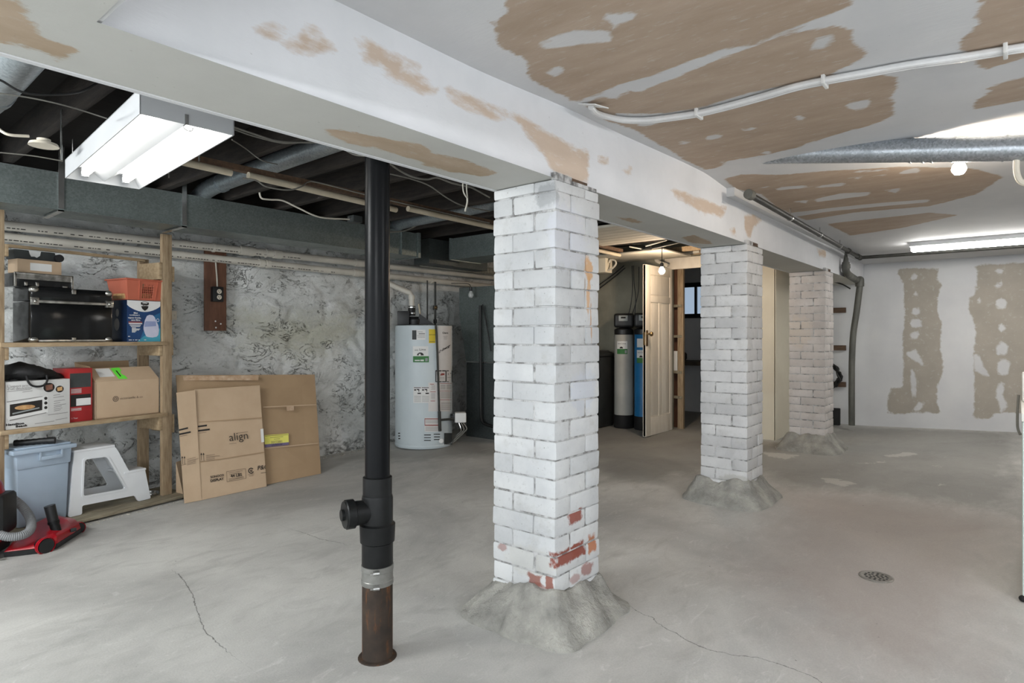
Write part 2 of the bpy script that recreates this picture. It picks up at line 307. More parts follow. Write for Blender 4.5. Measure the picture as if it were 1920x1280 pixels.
# ------------------------------------------------------------------ mesh builder
class MB:
    def __init__(s, mat4=None):
        s.v = []; s.f = []; s.fm = []; s.M = mat4 or Matrix.Identity(4); s.mi = 0
    def add(s, verts, faces, m=None, T=None):
        T = s.M @ T if T is not None else s.M
        o = len(s.v)
        s.v += [T @ Vector(v) for v in verts]
        s.f += [tuple(i + o for i in f) for f in faces]
        s.fm += [s.mi if m is None else m] * len(faces)
        return s
    def box(s, lo, hi, bev=0.0, m=None, T=None, seg=2):
        lo, hi = Vector(lo), Vector(hi)
        lo, hi = Vector(map(min, lo, hi)), Vector(map(max, lo, hi))
        bm = bmesh.new(); bmesh.ops.create_cube(bm, size=1)
        for v in bm.verts: v.co = Vector(((lo[i] + hi[i]) / 2 + v.co[i] * (hi[i] - lo[i]) for i in range(3)))
        bev = min(bev, min(hi - lo) * .45)
        if bev > 0: bmesh.ops.bevel(bm, geom=list(bm.edges), offset=bev, segments=seg, profile=.6, affect='EDGES')
        s.bm(bm, m, T); return s
    def bm(s, bm, m=None, T=None):
        bm.verts.index_update()
        s.add([v.co.copy() for v in bm.verts], [[v.index for v in f.verts] for f in bm.faces], m, T); bm.free()
    def frust(s, lo, hi, top, bev=0.0, m=None, T=None):
        """box whose top rectangle is scaled by top=(sx, sy)"""
        lo, hi = Vector(lo), Vector(hi); c = (lo + hi) / 2
        bm = bmesh.new(); bmesh.ops.create_cube(bm, size=1)
        for v in bm.verts:
            k = top if v.co.z > 0 else (1, 1)
            v.co = Vector((c.x + v.co.x * (hi.x - lo.x) * k[0], c.y + v.co.y * (hi.y - lo.y) * k[1], c.z + v.co.z * (hi.z - lo.z)))
        if bev > 0: bmesh.ops.bevel(bm, geom=list(bm.edges), offset=bev, segments=2, profile=.6, affect='EDGES')
        s.bm(bm, m, T); return s
    def cyl(s, a, b, r, r2=None, seg=20, m=None, caps=True):
        a, b = Vector(a), Vector(b); r2 = r if r2 is None else r2
        d = (b - a).normalized(); u = d.orthogonal().normalized(); w = d.cross(u)
        vs = []
        for p, q in ((a, r), (b, r2)):
            for k in range(seg):
                t = 2 * PI * k / seg; vs.append(p + (u * math.cos(t) + w * math.sin(t)) * q)
        fs = [(k, (k + 1) % seg, seg + (k + 1) % seg, seg + k) for k in range(seg)]
        if caps: fs += [tuple(range(seg - 1, -1, -1)), tuple(range(seg, 2 * seg))]
        s.add(vs, fs, m); return s
    def lathe(s, base, prof, seg=32, m=None, axis=(0, 0, 1), caps=True):
        """prof = [(radius, height)...] around axis through base"""
        base = Vector(base); d = Vector(axis).normalized()
        u = Vector((1, 0, 0)) if abs(d.z) > .9 else d.orthogonal().normalized(); w = d.cross(u)
        vs = []; n = len(prof)
        for r_, h in prof:
            for k in range(seg):
                t = 2 * PI * k / seg; vs.append(base + d * h + (u * math.cos(t) + w * math.sin(t)) * r_)
        fs = [(i * seg + k, i * seg + (k + 1) % seg, (i + 1) * seg + (k + 1) % seg, (i + 1) * seg + k) for i in range(n - 1) for k in range(seg)]
        if caps: fs += [tuple(range(seg - 1, -1, -1)), tuple(range((n - 1) * seg, n * seg))]
        s.add(vs, fs, m); return s
    def tube(s, pts, r, seg=8, m=None, sub=6, rip=None):
        """smooth swept tube through pts (Catmull-Rom)"""
        P = [Vector(p) for p in pts]; Q = []
        if len(P) > 2 and sub > 1:
            E = [P[0] * 2 - P[1]] + P + [P[-1] * 2 - P[-2]]
            for i in range(1, len(E) - 2):
                for k in range(sub):
                    t = k / sub
                    Q.append(.5 * ((2 * E[i]) + (E[i + 1] - E[i - 1]) * t + (2 * E[i - 1] - 5 * E[i] + 4 * E[i + 1] - E[i + 2]) * t * t + (3 * E[i] - E[i - 1] - 3 * E[i + 1] + E[i + 2]) * t ** 3))
            Q.append(P[-1])
        else: Q = P
        n = len(Q); vs = []; u = None
        for i in range(n):
            d = (Q[min(i + 1, n - 1)] - Q[max(i - 1, 0)]).normalized()
            u = d.orthogonal().normalized() if u is None else (u - d * u.dot(d)).normalized()
            w = d.cross(u); rr = r * (1 + (rip if rip and i % 2 else 0))
            for k in range(seg):
                t = 2 * PI * k / seg; vs.append(Q[i] + (u * math.cos(t) + w * math.sin(t)) * rr)
        fs = [(i * seg + k, i * seg + (k + 1) % seg, (i + 1) * seg + (k + 1) % seg, (i + 1) * seg + k) for i in range(n - 1) for k in range(seg)]
        fs += [tuple(range(seg - 1, -1, -1)), tuple(range((n - 1) * seg, n * seg))]
        s.add(vs, fs, m); return s
    def plate(s, outer, t0, t1, holes=(), m=None, T=None):
        """polygon in the local x-z plane, solid from y=t0 to y=t1"""
        loops = [list(outer)] + [list(h) for h in holes]
        flat = [p for l in loops for p in l]; n = len(flat)
        tris = tessellate_polygon([[Vector((p[0], p[1], 0)) for p in l] for l in loops])
        vs = [(p[0], t0, p[1]) for p in flat] + [(p[0], t1, p[1]) for p in flat]
        fs = [tuple(t) for t in tris] + [tuple(i + n for i in reversed(t)) for t in tris]
        o = 0
        for l in loops:
            k = len(l)
            fs += [(o + i, o + (i + 1) % k, n + o + (i + 1) % k, n + o + i) for i in range(k)]; o += k
        s.add(vs, fs, m, T); return s
    def quadslab(s, c4, th, m=None):
        """slab whose front face is the quad c4 (anticlockwise seen from the front), th thick behind it"""
        c4 = [Vector(c) for c in c4]; nrm = (c4[1] - c4[0]).cross(c4[3] - c4[0]).normalized()
        vs = c4 + [c - nrm * th for c in c4]
        s.add(vs, [(0, 1, 2, 3), (7, 6, 5, 4), (0, 4, 5, 1), (1, 5, 6, 2), (2, 6, 7, 3), (3, 7, 4, 0)], m); return s
    def ball(s, c, r, m=None, seg=18, sc=(1, 1, 1)):
        bm = bmesh.new(); bmesh.ops.create_uvsphere(bm, u_segments=seg, v_segments=seg // 2 + 2, radius=1)
        for v in bm.verts: v.co = Vector((c[i] + v.co[i] * r * sc[i] for i in range(3)))
        s.bm(bm, m); return s
    def build(s, name, mats, parent=None, ang=35):
        me = bpy.data.meshes.new(name)
        inv = WM[parent.name].inverted() if parent is not None else Matrix.Identity(4)
        me.from_pydata([inv @ v for v in s.v], [], s.f)
        for mm in (mats if isinstance(mats, (list, tuple)) else [mats]): me.materials.append(M[mm] if isinstance(mm, str) else mm)
        me.polygons.foreach_set('material_index', s.fm)
        b = bmesh.new(); b.from_mesh(me); bmesh.ops.recalc_face_normals(b, faces=b.faces); b.to_mesh(me); b.free()
        me.polygons.foreach_set('use_smooth', [True] * len(me.polygons))
        me.set_sharp_from_angle(angle=R(ang)); me.update()
        o = bpy.data.objects.new(name, me); C.objects.link(o)
        WM[o.name] = WM[parent.name] if parent is not None else Matrix.Identity(4)
        if parent is not None: o.parent = parent
        return o

WM = {}
def tag(o, label, cat, group=None):
    o['label'] = label; o['category'] = cat
    if group: o['group'] = group
    return o
def thing(name, label, cat, loc=(0, 0, 0), rz=0.0, group=None):
    o = bpy.data.objects.new(name, None); C.objects.link(o); o.empty_display_size = .1
    o.location = loc; o.rotation_euler = (0, 0, rz)
    WM[o.name] = Matrix.Translation(Vector(loc)) @ Matrix.Rotation(rz, 4, 'Z')
    tag(o, label, cat, group); o['kind'] = 'thing'
    return o
def solo(o, label, cat, group=None, base=None):
    """a thing that is one mesh: move its origin to its base"""
    me = o.data; n = len(me.vertices); co = np.empty(n * 3); me.vertices.foreach_get('co', co); co = co.reshape(-1, 3)
    c = Vector(((co[:, 0].min() + co[:, 0].max()) / 2, (co[:, 1].min() + co[:, 1].max()) / 2, co[:, 2].min()))
    me.transform(Matrix.Translation(-c)); o.location = c; WM[o.name] = Matrix.Translation(c)
    o['kind'] = 'thing'
    return tag(o, label, cat, group)
def structure(o):
    o['kind'] = 'structure'; return o
def part_label(o, s):
    o['label'] = s; return o

TXT = {}
def text_geo(body, size, align='LEFT', res=3, bold=0.0, shear=0.0, spacing=1.0):
    cu = bpy.data.curves.new('lettering', 'FONT'); cu.body = body; cu.size = size; cu.align_x = align; cu.resolution_u = res
    cu.offset = bold; cu.shear = shear; cu.space_character = spacing; cu.fill_mode = 'FRONT'
    ob = bpy.data.objects.new('lettering', cu)
    me = bpy.data.meshes.new_from_object(ob)
    vs = [v.co.copy() for v in me.vertices]; fs = [tuple(p.vertices) for p in me.polygons]
    bpy.data.objects.remove(ob); bpy.data.curves.remove(cu); bpy.data.meshes.remove(me)
    return vs, fs
def put_text(mb, body, size, frame, m=None, **kw):
    """frame(x, y) -> point on a surface"""
    vs, fs = text_geo(body, size, **kw)
    mb.add([frame(v.x, v.y) for v in vs], fs, m)

# ------------------------------------------------------------------ distance fields on survey grids
def sdf(P, poly):
    """signed distance (negative inside) of points P (n,2) to a polygon"""
    V = np.array(poly, float); d = np.full(len(P), 1e9); ins = np.zeros(len(P), bool)
    for i in range(len(V)):
        a, b = V[i - 1], V[i]; e = b - a; w = P - a
        t = np.clip((w @ e) / max(1e-12, e @ e), 0, 1)
        q = w - t[:, None] * e; d = np.minimum(d, (q * q).sum(1))
        c = ((a[1] > P[:, 1]) != (b[1] > P[:, 1]))
        xi = a[0] + (P[:, 1] - a[1]) * e[0] / (e[1] if abs(e[1]) > 1e-12 else 1e-12)
        ins ^= c & (P[:, 0] < xi)
    d = np.sqrt(d); return np.where(ins, -d, d)
def field(P, polys, far=1.0):
    out = np.full(len(P), far)
    for p in polys: out = np.minimum(out, sdf(P, p))
    return out
def crackfield(P, lines):
    best = np.full(len(P), 1.0)
    for L in lines:
        L = np.array(L, float)
        for i in range(len(L) - 1):
            a, b = L[i], L[i + 1]; e = b - a; w = P - a; le = math.sqrt(e @ e)
            t = (w @ e) / (e @ e); q = w - np.clip(t, 0, 1)[:, None] * e; d = np.sqrt((q * q).sum(1))
            sd = (w[:, 0] * e[1] - w[:, 1] * e[0]) / le
            sd = np.where((t < 0) | (t > 1), np.where(sd >= 0, d, -d), sd)
            best = np.where(d < np.abs(best), sd, best)
    return best
def grid_mesh(name, us, vs_, fn, mats, attrs, holes=None, flip=False):
    nu, nv = len(us), len(vs_)
    U, V = np.meshgrid(us, vs_, indexing='ij'); P = np.stack([U.ravel(), V.ravel()], 1)
    co = [fn(u, v) for u, v in P]
    fs = []
    for i in range(nu - 1):
        for j in range(nv - 1):
            if holes and holes((us[i] + us[i + 1]) / 2, (vs_[j] + vs_[j + 1]) / 2): continue
            q = (i * nv + j, (i + 1) * nv + j, (i + 1) * nv + j + 1, i * nv + j + 1)
            fs.append(q[::-1] if flip else q)
    me = bpy.data.meshes.new(name); me.from_pydata(co, [], fs)
    me.materials.append(M[mats])
    for k, arr in attrs(P).items():
        a = me.attributes.new(k, 'FLOAT', 'POINT'); a.data.foreach_set('value', np.asarray(arr, 'f'))
    me.polygons.foreach_set('use_smooth', [True] * len(fs)); me.update()
    o = bpy.data.objects.new(name, me); C.objects.link(o); WM[o.name] = Matrix.Identity(4)
    return o
def zoom(pts, ox, oy, k): return [(ox + k * x, oy + k * y) for x, y in pts]

# ================================================================== THE SETTING
BEAM_Y0, BEAM_Y1, BEAM_Z = 1.40, 1.70, 1.771
def ceilz(X):
    k = [(-1.5, 2.045), (1.4, 2.053), (2.2, 2.08), (3.4, 2.105), (3.9, 2.075), (5.5, 2.05), (8.2, 2.0)]
    for (a, p), (b, q) in zip(k, k[1:]):
        if X <= b:
            t = max(0, min(1, (X - a) / (b - a))); t = t * t * (3 - 2 * t); return p + (q - p) * t
    return 2.0
def onceil(x, y):
    z = 2.06
    for _ in range(4):
        p = at_z(x, y, z); z = ceilz(p.x)
    return (p.x, p.y)
def onfloor(x, y):
    z = 0.0
    for _ in range(6):
        p = at_z(x, y, z); z = ground(p.x, p.y)
    return (p.x, p.y)

# ---- floor
fx = lambda pts: [onfloor(*p) for p in pts]
old = [fx([(1115, 800), (1300, 806), (1430, 832), (1600, 800), (1908, 811), (1915, 968), (1800, 946), (1650, 922), (1500, 915), (1420, 880), (1300, 870), (1240, 905), (1125, 905)]),
       fx([(740, 838), (915, 820), (917, 850), (800, 862), (640, 862)]), [(4.6, 1.95), (8.1, 1.95), (8.1, 5.0), (5.0, 5.0)]]  # the strip before the water heater is shade painted into the floor colour
pink = [fx([(1460, 925), (1560, 922), (1700, 940), (1830, 960), (1915, 990), (1910, 1110), (1850, 1270), (1600, 1270), (1500, 1150), (1400, 1080), (1430, 990)])]
scrap = [fx(p) for p in ([(1540, 896), (1562, 896), (1606, 906), (1578, 911), (1552, 904)], [(1652, 855), (1700, 847), (1722, 851), (1684, 857)],
                         [(1432, 847), (1500, 853), (1472, 861), (1436, 853)], [(1752, 872), (1764, 872), (1762, 875), (1752, 875)], [(1755, 905), (1768, 907), (1764, 910)],
                         [(1600, 870), (1640, 868), (1690, 862), (1640, 866)])]
cracks = [fx(p) for p in ([(1185, 1140), (1205, 1152), (1220, 1155), (1235, 1170), (1258, 1182), (1275, 1192), (1298, 1205), (1330, 1218), (1375, 1228), (1420, 1232), (1465, 1246), (1500, 1258), (1540, 1276), (1560, 1300)],
                          [(335, 1075), (360, 1110), (372, 1150), (385, 1185), (420, 1215)],
                          [(560, 995), (600, 1010), (640, 1018)])]
def floor_attrs(P):
    return {'old': field(P, old), 'pink': field(P, pink), 'scrap': field(P, scrap), 'crack': crackfield(P, cracks)}
floor = structure(grid_mesh('floor', np.arange(-1.6, 8.21, .04), np.arange(-2.44, 5.25, .04), lambda u, v: (u, v, ground(u, v)), 'floor', floor_attrs))

# ---- plasterboard ceiling over the right half
Z2 = lambda pts: [onceil(860 + .552 * x, .552 * y) for x, y in pts]
brown_c = [Z2(p) for p in (
    [(95, 75), (165, 45), (160, -60), (700, -120), (1340, -60), (1330, 22), (1200, 72), (1000, 145), (900, 165), (800, 200), (640, 262), (540, 288), (480, 318), (430, 330), (405, 350), (340, 318), (232, 262), (240, 216), (215, 190), (135, 160), (130, 100)],
    [(470, 330), (545, 335), (560, 305), (620, 312), (770, 247), (900, 195), (1100, 122), (1290, 86), (1342, 112), (1330, 140), (1385, 174), (1380, 196), (1290, 236), (1250, 262), (1440, 252), (1500, 268), (1470, 330), (1480, 390), (1420, 420), (1300, 450), (1180, 492), (1050, 525), (920, 545), (880, 570), (840, 577), (760, 540), (720, 510), (660, 480), (600, 440), (500, 410), (430, 352)],
    [(1770, 10), (1760, 60), (1772, 85), (1700, 140), (1698, 160), (1750, 200), (1765, 225), (1800, 235), (1920, 195), (2150, 130), (2150, -40), (1750, -30)],
    [(1780, 300), (1815, 310), (1750, 345), (1752, 372), (1920, 340), (2100, 300), (2100, 215), (1850, 280)],
    [(900, 607), (960, 592), (1100, 592), (1250, 580), (1500, 566), (1750, 572), (1850, 600), (1760, 660), (1600, 700), (1340, 722), (1180, 748), (1080, 704), (1030, 660), (940, 640)],
    [(1250, 760), (1600, 722), (1700, 730), (1500, 775), (1330, 800)])]
white_c = [Z2(p) for p in (
    [(490, 70), (500, 50), (608, 35), (605, 60), (540, 88)], [(255, 150), (330, 120), (400, 103), (525, 105), (522, 140), (400, 152), (350, 160), (280, 165)],
    [(290, 245), (330, 225), (372, 235), (330, 262)], [(1195, 172), (1215, 130), (1275, 115), (1270, 150), (1230, 166)],
    [(600, 425), (630, 408), (690, 402), (690, 414), (640, 430)], [(740, 487), (770, 473), (792, 480), (760, 493)], [(833, 468), (860, 455), (903, 460), (880, 472), (840, 476)],
    [(950, 441), (975, 431), (1015, 435), (990, 447)], [(1135, 402), (1155, 390), (1183, 400), (1160, 411)], [(1312, 360), (1340, 343), (1400, 338), (1398, 360), (1360, 378), (1330, 370)],
    [(862, 552), (905, 545), (900, 558)], [(1015, 516), (1060, 512), (1070, 520), (1040, 526)], [(1170, 492), (1200, 478), (1230, 480), (1225, 492), (1180, 502)],
    [(500, 385), (560, 405), (700, 405), (820, 382), (1000, 328), (1250, 278), (1250, 262), (1000, 312), (820, 364), (700, 385)],
    [(1010, 640), (1060, 630), (1060, 636)], [(1075, 636), (1180, 628), (1185, 638), (1080, 646)], [(1215, 632), (1310, 620), (1320, 631), (1215, 638)], [(1310, 606), (1375, 597), (1370, 608)],
    [(1500, 582), (1560, 568), (1570, 586), (1500, 592)], [(1400, 600), (1460, 589), (1450, 598)], [(1210, 676), (1300, 656), (1400, 652), (1390, 664), (1215, 686)], [(1440, 646), (1500, 638), (1490, 656)],
    [(1120, 724), (1260, 706), (1420, 690), (1600, 676), (1600, 686), (1420, 702), (1260, 718), (1140, 736)], [(1130, 685), (1190, 678), (1180, 690)], [(1340, 580), (1480, 572), (1480, 578), (1340, 588)])]
seams_c = []
structure(grid_mesh('ceiling', np.arange(.41, 8.20, .04), np.arange(-2.44, 1.42, .04), lambda u, v: (u, v, ceilz(u)), 'ceiling',
                    lambda P: {'brown': field(P, brown_c), 'white': field(P, white_c)}))

# ---- dropped beam: right face, soffit, left face, corner bead
by = lambda pts: [(lambda p: (p.x, p.z))(at_y(x, y, BEAM_Y0)) for x, y in pts]
brown_b = [by(p) for p in (
    [(536, 96), (560, 66), (575, 45), (600, 62), (627, 90), (612, 92), (588, 80), (592, 98), (560, 92)], [(478, 60), (505, 50), (530, 60), (520, 72)],
    [(665, 80), (690, 75), (745, 110), (783, 125), (780, 133), (757, 127), (800, 150), (820, 178), (790, 170), (740, 148), (715, 130), (675, 108), (682, 92)],
    [(832, 165), (880, 180), (955, 216), (928, 225), (860, 195), (838, 180)], [(960, 212), (990, 226), (1060, 268), (1105, 286), (1101, 345), (1040, 322), (1015, 282), (990, 256)],
    [(1120, 295), (1140, 295), (1140, 310), (1122, 308)], [(1170, 318), (1184, 318), (1180, 328)], [(1256, 354), (1290, 364), (1330, 378), (1362, 390), (1358, 405), (1310, 396), (1270, 370)],
    [(1396, 405), (1412, 403), (1428, 412), (1414, 425), (1406, 446), (1396, 430)], [(1366, 432), (1378, 430), (1380, 442)], [(1530, 466), (1548, 470), (1550, 484), (1536, 478)])]
structure(grid_mesh('beam_face', np.arange(.41, 8.17, .03), np.linspace(BEAM_Z, 2.16, 14), lambda u, v: (u, BEAM_Y0, v), 'beam',
                    lambda P: {'brown': field(P, brown_b), 'white': np.ones(len(P))}))
sz = lambda pts: [(lambda p: (p.x, p.y))(at_z(x, y, BEAM_Z)) for x, y in pts]
brown_s = [sz(p) for p in (
    [(-60, -20), (36, -10), (50, 30), (68, 58), (100, 80), (146, 90), (146, 101), (122, 105), (116, 118), (62, 86), (0, 78), (-60, 60)],
    [(600, 240), (642, 244), (700, 255), (788, 270), (812, 286), (872, 300), (938, 325), (900, 331), (830, 320), (780, 300), (702, 276), (650, 268)],
    [(1276, 446), (1300, 440), (1330, 452), (1336, 458), (1300, 456)], [(1150, 405), (1190, 410), (1210, 420), (1180, 416)])]
structure(grid_mesh('beam_soffit', np.arange(-1.6, 8.17, .04), np.arange(-1.2, BEAM_Y1 + .001, .029), lambda u, v: (u, v, BEAM_Z), 'soffit',
                    lambda P: {'brown': field(P, brown_s), 'white': np.ones(len(P))}, holes=lambda u, v: u > .41 and v < BEAM_Y0 - .005))
b = MB(); b.box((-1.6, BEAM_Y1 - .012, BEAM_Z + .004), (8.15, BEAM_Y1, 2.27)); structure(b.build('beam_back', 'wall_paint'))
b = MB(); b.box((.398, -1.2, BEAM_Z + .004), (.41, BEAM_Y0, 2.06)); structure(b.build('bulkhead_end', 'wall_paint'))
b = MB(); b.box((-1.6, BEAM_Y1 - .014, BEAM_Z - .003), (8.15, BEAM_Y1 + .003, BEAM_Z + .012)); structure(b.build('trim_1', 'wall_paint'))
b = MB(); b.box((3.78, BEAM_Y0 - .05, 2.025), (8.14, BEAM_Y0 + .002, 2.09), .004); structure(b.build('trim_2', 'wall_paint'))

# ---- stone wall on the left
WALL_Y = 5.12
def stone_pt(u, v):
    n = mnoise.fractal(Vector((u * 1.3, v * 1.9, 3.1)), 1.0, 2.0, 5) * .035
    cell = mnoise.cell(Vector((u * 2.6, v * 4.2, 0)))
    vor = mnoise.voronoi(Vector((u * 2.4, v * 3.8, .5)))[0]
    joint = max(0.0, .12 - (vor[1] - vor[0])) * .22
    foot = max(0.0, .22 - v) * .18
    return (u, WALL_Y + n + joint - foot, v)
yel = [[(2.6, 1.1), (3.2, 1.0), (3.7, 1.16), (3.6, 1.34), (3.0, 1.3), (2.6, 1.24)], [(2.45, 1.28), (2.8, 1.2), (2.9, 1.3), (2.6, 1.36)]]
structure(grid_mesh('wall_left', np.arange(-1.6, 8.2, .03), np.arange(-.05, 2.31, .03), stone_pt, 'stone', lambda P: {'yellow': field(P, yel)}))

# ---- far wall, with the utility room's window in it
FAR_X = 8.15
fw = lambda pts: [(lambda p: (p.y, p.z))(at_x(1400 + .3594 * x, 420 + .3594 * y, FAR_X)) for x, y in pts]
brown_f = [fw(p) for p in (
    [(790, 235), (860, 230), (1000, 232), (1000, 255), (985, 290), (1020, 318), (1006, 360), (992, 420), (1000, 480), (1020, 520), (1010, 580), (1010, 650), (1025, 740), (1015, 800), (992, 860), (995, 950), (1015, 980), (990, 992), (960, 985), (870, 985), (760, 990), (735, 985), (735, 920), (760, 855), (815, 850), (820, 640), (806, 640), (825, 500), (820, 400), (815, 310), (790, 260)],
    [(1190, 222), (1250, 210), (1450, 200), (1750, 180), (1750, 1040), (1450, 985), (1300, 985), (1260, 1018), (1190, 1010), (1185, 900), (1190, 820), (1185, 650), (1200, 560), (1175, 480), (1155, 440), (1160, 390), (1190, 370), (1205, 250)])]
white_f = [fw(p) for p in (
    [(850, 290), (870, 255), (888, 260), (885, 285), (860, 293)], [(860, 376), (880, 348), (900, 374)], [(858, 460), (870, 440), (900, 435), (905, 460), (880, 475)], [(850, 515), (860, 495), (915, 495), (912, 535), (860, 540)],
    [(850, 580), (870, 562), (900, 565), (890, 598), (860, 603)], [(835, 670), (880, 650), (905, 690), (922, 740), (890, 720), (840, 690)], [(855, 760), (870, 755), (880, 800), (888, 830), (880, 905), (865, 910), (858, 850)],
    [(860, 978), (905, 920), (912, 935), (930, 930), (928, 945), (890, 982)], [(1295, 245), (1320, 225), (1345, 240), (1320, 265)], [(1295, 322), (1330, 293), (1330, 320), (1305, 333)], [(1200, 406), (1228, 375), (1215, 411)],
    [(1300, 402), (1330, 386), (1358, 402), (1352, 440), (1310, 445)], [(1305, 540), (1330, 515), (1355, 540), (1330, 565)], [(1300, 640), (1330, 610), (1365, 630), (1355, 680), (1305, 685)], [(1305, 722), (1340, 700), (1375, 720), (1360, 780), (1310, 790)],
    [(1310, 832), (1345, 818), (1340, 860), (1335, 890), (1365, 950), (1330, 990), (1300, 900)], [(1186, 682), (1215, 680), (1235, 740), (1270, 795), (1240, 790), (1190, 760)])]
WIN = (3.02, 3.70, 1.44, 1.87)
structure(grid_mesh('wall_far', np.arange(-2.44, 5.20, .03), np.append(np.arange(-.05, 2.3, .03), 2.3), lambda u, v: (FAR_X, u, v), 'farwall',
                    lambda P: {'brown': field(P, brown_f), 'white': field(P, white_f)}, holes=lambda u, v: WIN[0] < u < WIN[1] and WIN[2] < v < WIN[3]))
b = MB(); b.box((.9, -2.46, -.05), (8.2, -2.42, 2.2)); structure(b.build('wall_right', 'wall_paint'))
# window of the utility room
w = MB(); y0, y1, z0, z1 = WIN
for a, c in (((y0, z0 - .03), (y1, z0 + .03)), ((y0, z1 - .03), (y1, z1 + .03)), ((y0 - .03, z0), (y0 + .02, z1)), ((y1 - .02, z0), (y1 + .03, z1)), ((3.425, z0), (3.455, z1)), ((3.2, z0), (3.215, z1))):
    w.box((FAR_X - .03, a[0], a[1]), (FAR_X + .03, c[0], c[1]))
win = structure(w.build('window_1', 'black_matt'))
g_ = MB(); g_.box((FAR_X + .004, y0, z0), (FAR_X + .012, y1, z1)); g_.build('pane', 'window', win)

# ---- utility room partition with the door opening, header and return
PX = 6.6
p = MB()
p.box((PX, 1.94, .05), (PX + .1, 2.36, 2.25)); p.box((PX, 3.10, .05), (PX + .1, 5.0, 2.25))
p.box((PX + .002, 2.36, 2.05), (PX + .1, 3.10, 2.25)); p.box((PX, 1.94, .05), (8.15, 2.0, 2.25))
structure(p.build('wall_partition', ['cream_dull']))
q = MB(); q.box((PX - .012, 1.935, .05), (PX + .002, 2.36, 2.06)); q.box((PX - .012, 1.928, .05), (8.13, 1.942, 2.06)); 
pan = structure(q.build('wall_cream', 'cream'))
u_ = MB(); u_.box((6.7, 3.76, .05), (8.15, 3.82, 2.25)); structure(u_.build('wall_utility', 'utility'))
d = MB(); d.box((PX - .02, 2.34, 1.925), (PX + .005, 3.16, 2.055), .004); d.box((PX - .02, 2.32, .05), (PX + .005, 2.37, 1.93), .004)
structure(d.build('trim_3', 'door'))

# ---- underside of the floor above, on the unfinished left half
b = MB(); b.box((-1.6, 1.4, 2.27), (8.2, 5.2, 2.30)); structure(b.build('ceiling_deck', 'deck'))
first = None
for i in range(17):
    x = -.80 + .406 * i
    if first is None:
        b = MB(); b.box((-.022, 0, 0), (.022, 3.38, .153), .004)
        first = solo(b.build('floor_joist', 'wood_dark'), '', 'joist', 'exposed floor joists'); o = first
    else:
        o = first.copy(); C.objects.link(o)
    o.location = (x, 3.40, 2.117)
    o['label'] = 'dark old timber floor joist spanning above the rectangular sheet metal duct'
b = MB()
for k in range(7): b.box((4.32 + .126 * k, 1.72, 2.045), (4.32 + .126 * k + .123, 3.25, 2.066), .002)
solo(b.build('ceiling_board', 'tile'), 'white boarded ceiling panel under the joists behind the nearest brick pillar', 'panel')
b = MB(); b.box((5.72, 2.75, 2.03), (6.38, 3.62, 2.045), .002)
solo(b.build('ceiling_board', 'tile'), 'loose cream ceiling board hanging above the open door', 'panel')

